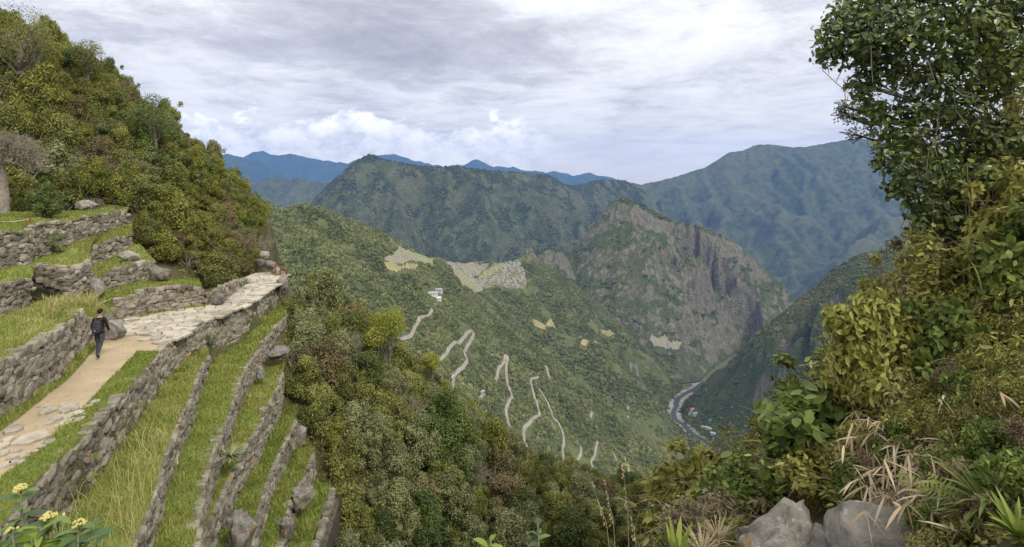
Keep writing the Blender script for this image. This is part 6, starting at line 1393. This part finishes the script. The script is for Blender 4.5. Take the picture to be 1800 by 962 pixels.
def person():
    x, y = PZ(175, 631, ZP); e = empty('person', (x, y, ZP + .035), math.radians(8)); tag(e, 'person in a black jacket and grey trousers walking away along the path', 'person')
    # walking away from the viewer (+Y); z up from the sole
    J = [(0, 0, .93, (.150, .105)), (0, .01, 1.10, (.145, .10)), (0, .02, 1.28, (.165, .11)), (0, .02, 1.43, (.135, .09)), (0, .03, 1.52, .055), (0, .045, 1.60, .075), (0, .05, 1.70, (.076, .095)), (0, .045, 1.765, .06),
         (-.10, 0, .86, .092), (-.085, .07, .50, .060), (-.075, -.02, .11, .043), (-.075, .09, .045, .040),
         (.10, -.01, .86, .092), (.075, -.05, .50, .060), (.065, -.26, .16, .043), (.065, -.16, .06, .040),
         (-.19, .01, 1.42, .062), (-.245, -.04, 1.17, .050), (-.235, .06, .95, .036), (-.23, .09, .87, .034),
         (.19, .01, 1.42, .062), (.25, .02, 1.17, .050), (.235, .16, 1.00, .036), (.225, .20, .93, .034)]
    E = [(0, 1), (1, 2), (2, 3), (3, 4), (4, 5), (5, 6), (6, 7), (0, 8), (8, 9), (9, 10), (10, 11), (0, 12), (12, 13), (13, 14), (14, 15), (3, 16), (16, 17), (17, 18), (18, 19), (3, 20), (20, 21), (21, 22), (22, 23)]
    def zone(c):
        if c.z > 1.495: return 3
        if c.z < .10 or (c.y < -.12 and c.z < .17): return 2
        if c.z < .90 and abs(c.x) < .185: return 1
        if abs(c.x) > .185 and c.z < .915 + (.06 if c.x > 0 else 0): return 3
        return 0
    skin_body('body', J, E, [M_JACKET, M_TROUS, M_SHOE, M_SKIN], zone, e)
    for s_, hand in ((-1, (-.23, .09, .87)), (1, (.225, .20, .93))):      # fingers
        h = Vector(hand)
        for k in range(5):
            if k < 4: a = h + Vector((s_ * .0 + (k - 1.5) * .004, (k - 1.5) * .017, -.02)); pts = [a, a + Vector((0, .004, -.04)), a + Vector((-s_ * .012, .012, -.07 + abs(k - 1.3) * .008))]
            else: a = h + Vector((-s_ * .02, .02, .01)); pts = [a, a + Vector((-s_ * .02, .018, -.02)), a + Vector((-s_ * .026, .022, -.05))]
            V, Q = tube_np(pts, [.010, .009, .007], 6); link('finger', mesh_np('finger', V, Q, M_SKIN, True), e)
    V, Fc = ICO3; A = V * np.array([.088, .104, .085]); A += np.array([0, .038, 1.725]); A[:, 2] += .012 * fbm(V[:, 0] * 5, V[:, 1] * 5 + V[:, 2] * 3, 2, 3); A[:, 2] -= .05 * np.clip(-(A[:, 1] - .03) / .09, 0, 1)
    front = (A[:, 1] > .08) & (A[:, 2] < 1.735); A[front, 1] = .08 + (A[front, 1] - .08) * .1; link('hair', mesh_np('hair', A, Fc, M_HAIR, True), e)
    for s_ in (-1, 1): V, Fc = ICO1; link('ear', mesh_np('ear', V * np.array([.012, .022, .034]) + np.array([s_ * .083, .055, 1.655]), Fc, M_SKIN, True), e)
    V, Fc = ICO1; link('nose', mesh_np('nose', V * np.array([.014, .02, .024]) + np.array([0, .148, 1.665]), Fc, M_SKIN, True), e)
    for s_ in (-1, 1): V, Fc = ICO1; link('eye', mesh_np('eye', V * np.array([.014, .008, .008]) + np.array([s_ * .032, .135, 1.69]), Fc, M_HAIR, True), e)
    V, Fc = ICO1; link('mouth', mesh_np('mouth', V * np.array([.024, .008, .006]) + np.array([0, .128, 1.625]), Fc, simple_mat('lips', (.3, .12, .1), (.34, .15, .12), 8, .6), True), e)
    # backpack
    b = empty('backpack', e.location + Vector((0, 0, 0)), math.radians(8)); tag(b, 'dark backpack worn by the person on the path', 'backpack')
    V, Fc = ICO3; A = np.sign(V) * np.abs(V) ** .62; A = A * np.array([.155, .085, .235]); A[:, 0] *= 1 - .25 * np.clip(A[:, 2] / .235, 0, 1); A[:, 1] *= 1 + .25 * np.clip(-A[:, 2] / .235, 0, 1); link('pack_body', mesh_np('pack_body', A + np.array([0, -.165, 1.17]), Fc, M_PACK, True), b)
    A = np.sign(V) * np.abs(V) ** .62; fp = link('front_pocket', mesh_np('front_pocket', A * np.array([.115, .04, .10]) + np.array([0, -.262, 1.06]), Fc, M_PACK, True), b)
    link('label_patch', box_mesh('label_patch', -.02, .02, -.306, -.298, 1.05, 1.075, M_ROPE), fp)
    for s_ in (-1, 1):
        pts = [(s_ * .07, -.13, 1.37), (s_ * .10, -.06, 1.475), (s_ * .115, .05, 1.50), (s_ * .125, .125, 1.38), (s_ * .13, .11, 1.15), (s_ * .14, -.08, 1.0)]; V, Q = tube_np(catmull(pts, 4), [.017] * 21, 6); link('strap', mesh_np('strap', V, Q, M_STRAP, True), b)
    V, Q = tube_np([(-.03, -.14, 1.39), (-.02, -.15, 1.43), (.02, -.15, 1.43), (.03, -.14, 1.39)], [.008] * 4, 5); link('handle', mesh_np('handle', V, Q, M_STRAP, True), b)
person()

# tell look-alikes in one spot apart by their order from the left
def order_labels():
    by = {}
    for o in COL.objects:
        if o.parent is None and o.get('label') and o.get('group') and o.name.split('.')[0] in ('shrub', 'bush', 'roofless_house'): by.setdefault(o['label'], []).append(o)
    for lab, os_ in by.items():
        n = len(os_)
        if n < 2: continue
        os_.sort(key=lambda o: o.location.x / o.location.y)
        for k, o in enumerate(os_):
            if n == 2: sfx = ('left one', 'right one')[k]
            elif k == 0: sfx = 'leftmost one'
            elif k == n - 1: sfx = 'rightmost one'
            elif n == 3: sfx = 'middle one'
            else: sfx = ('second', 'third', 'fourth', 'fifth', 'sixth', 'seventh', 'eighth', 'ninth', 'tenth', 'eleventh', 'twelfth', 'thirteenth', 'fourteenth', 'fifteenth')[k - 1] + ' from left' if k < 15 else None
            if sfx:
                w = (lab + ', ' + sfx).split()
                if len(w) > 16 and w[0] in ('large', 'larger', 'smaller', 'small', 'mid'): continue
                if len(w) <= 16: o['label'] = ' '.join(w)
order_labels()
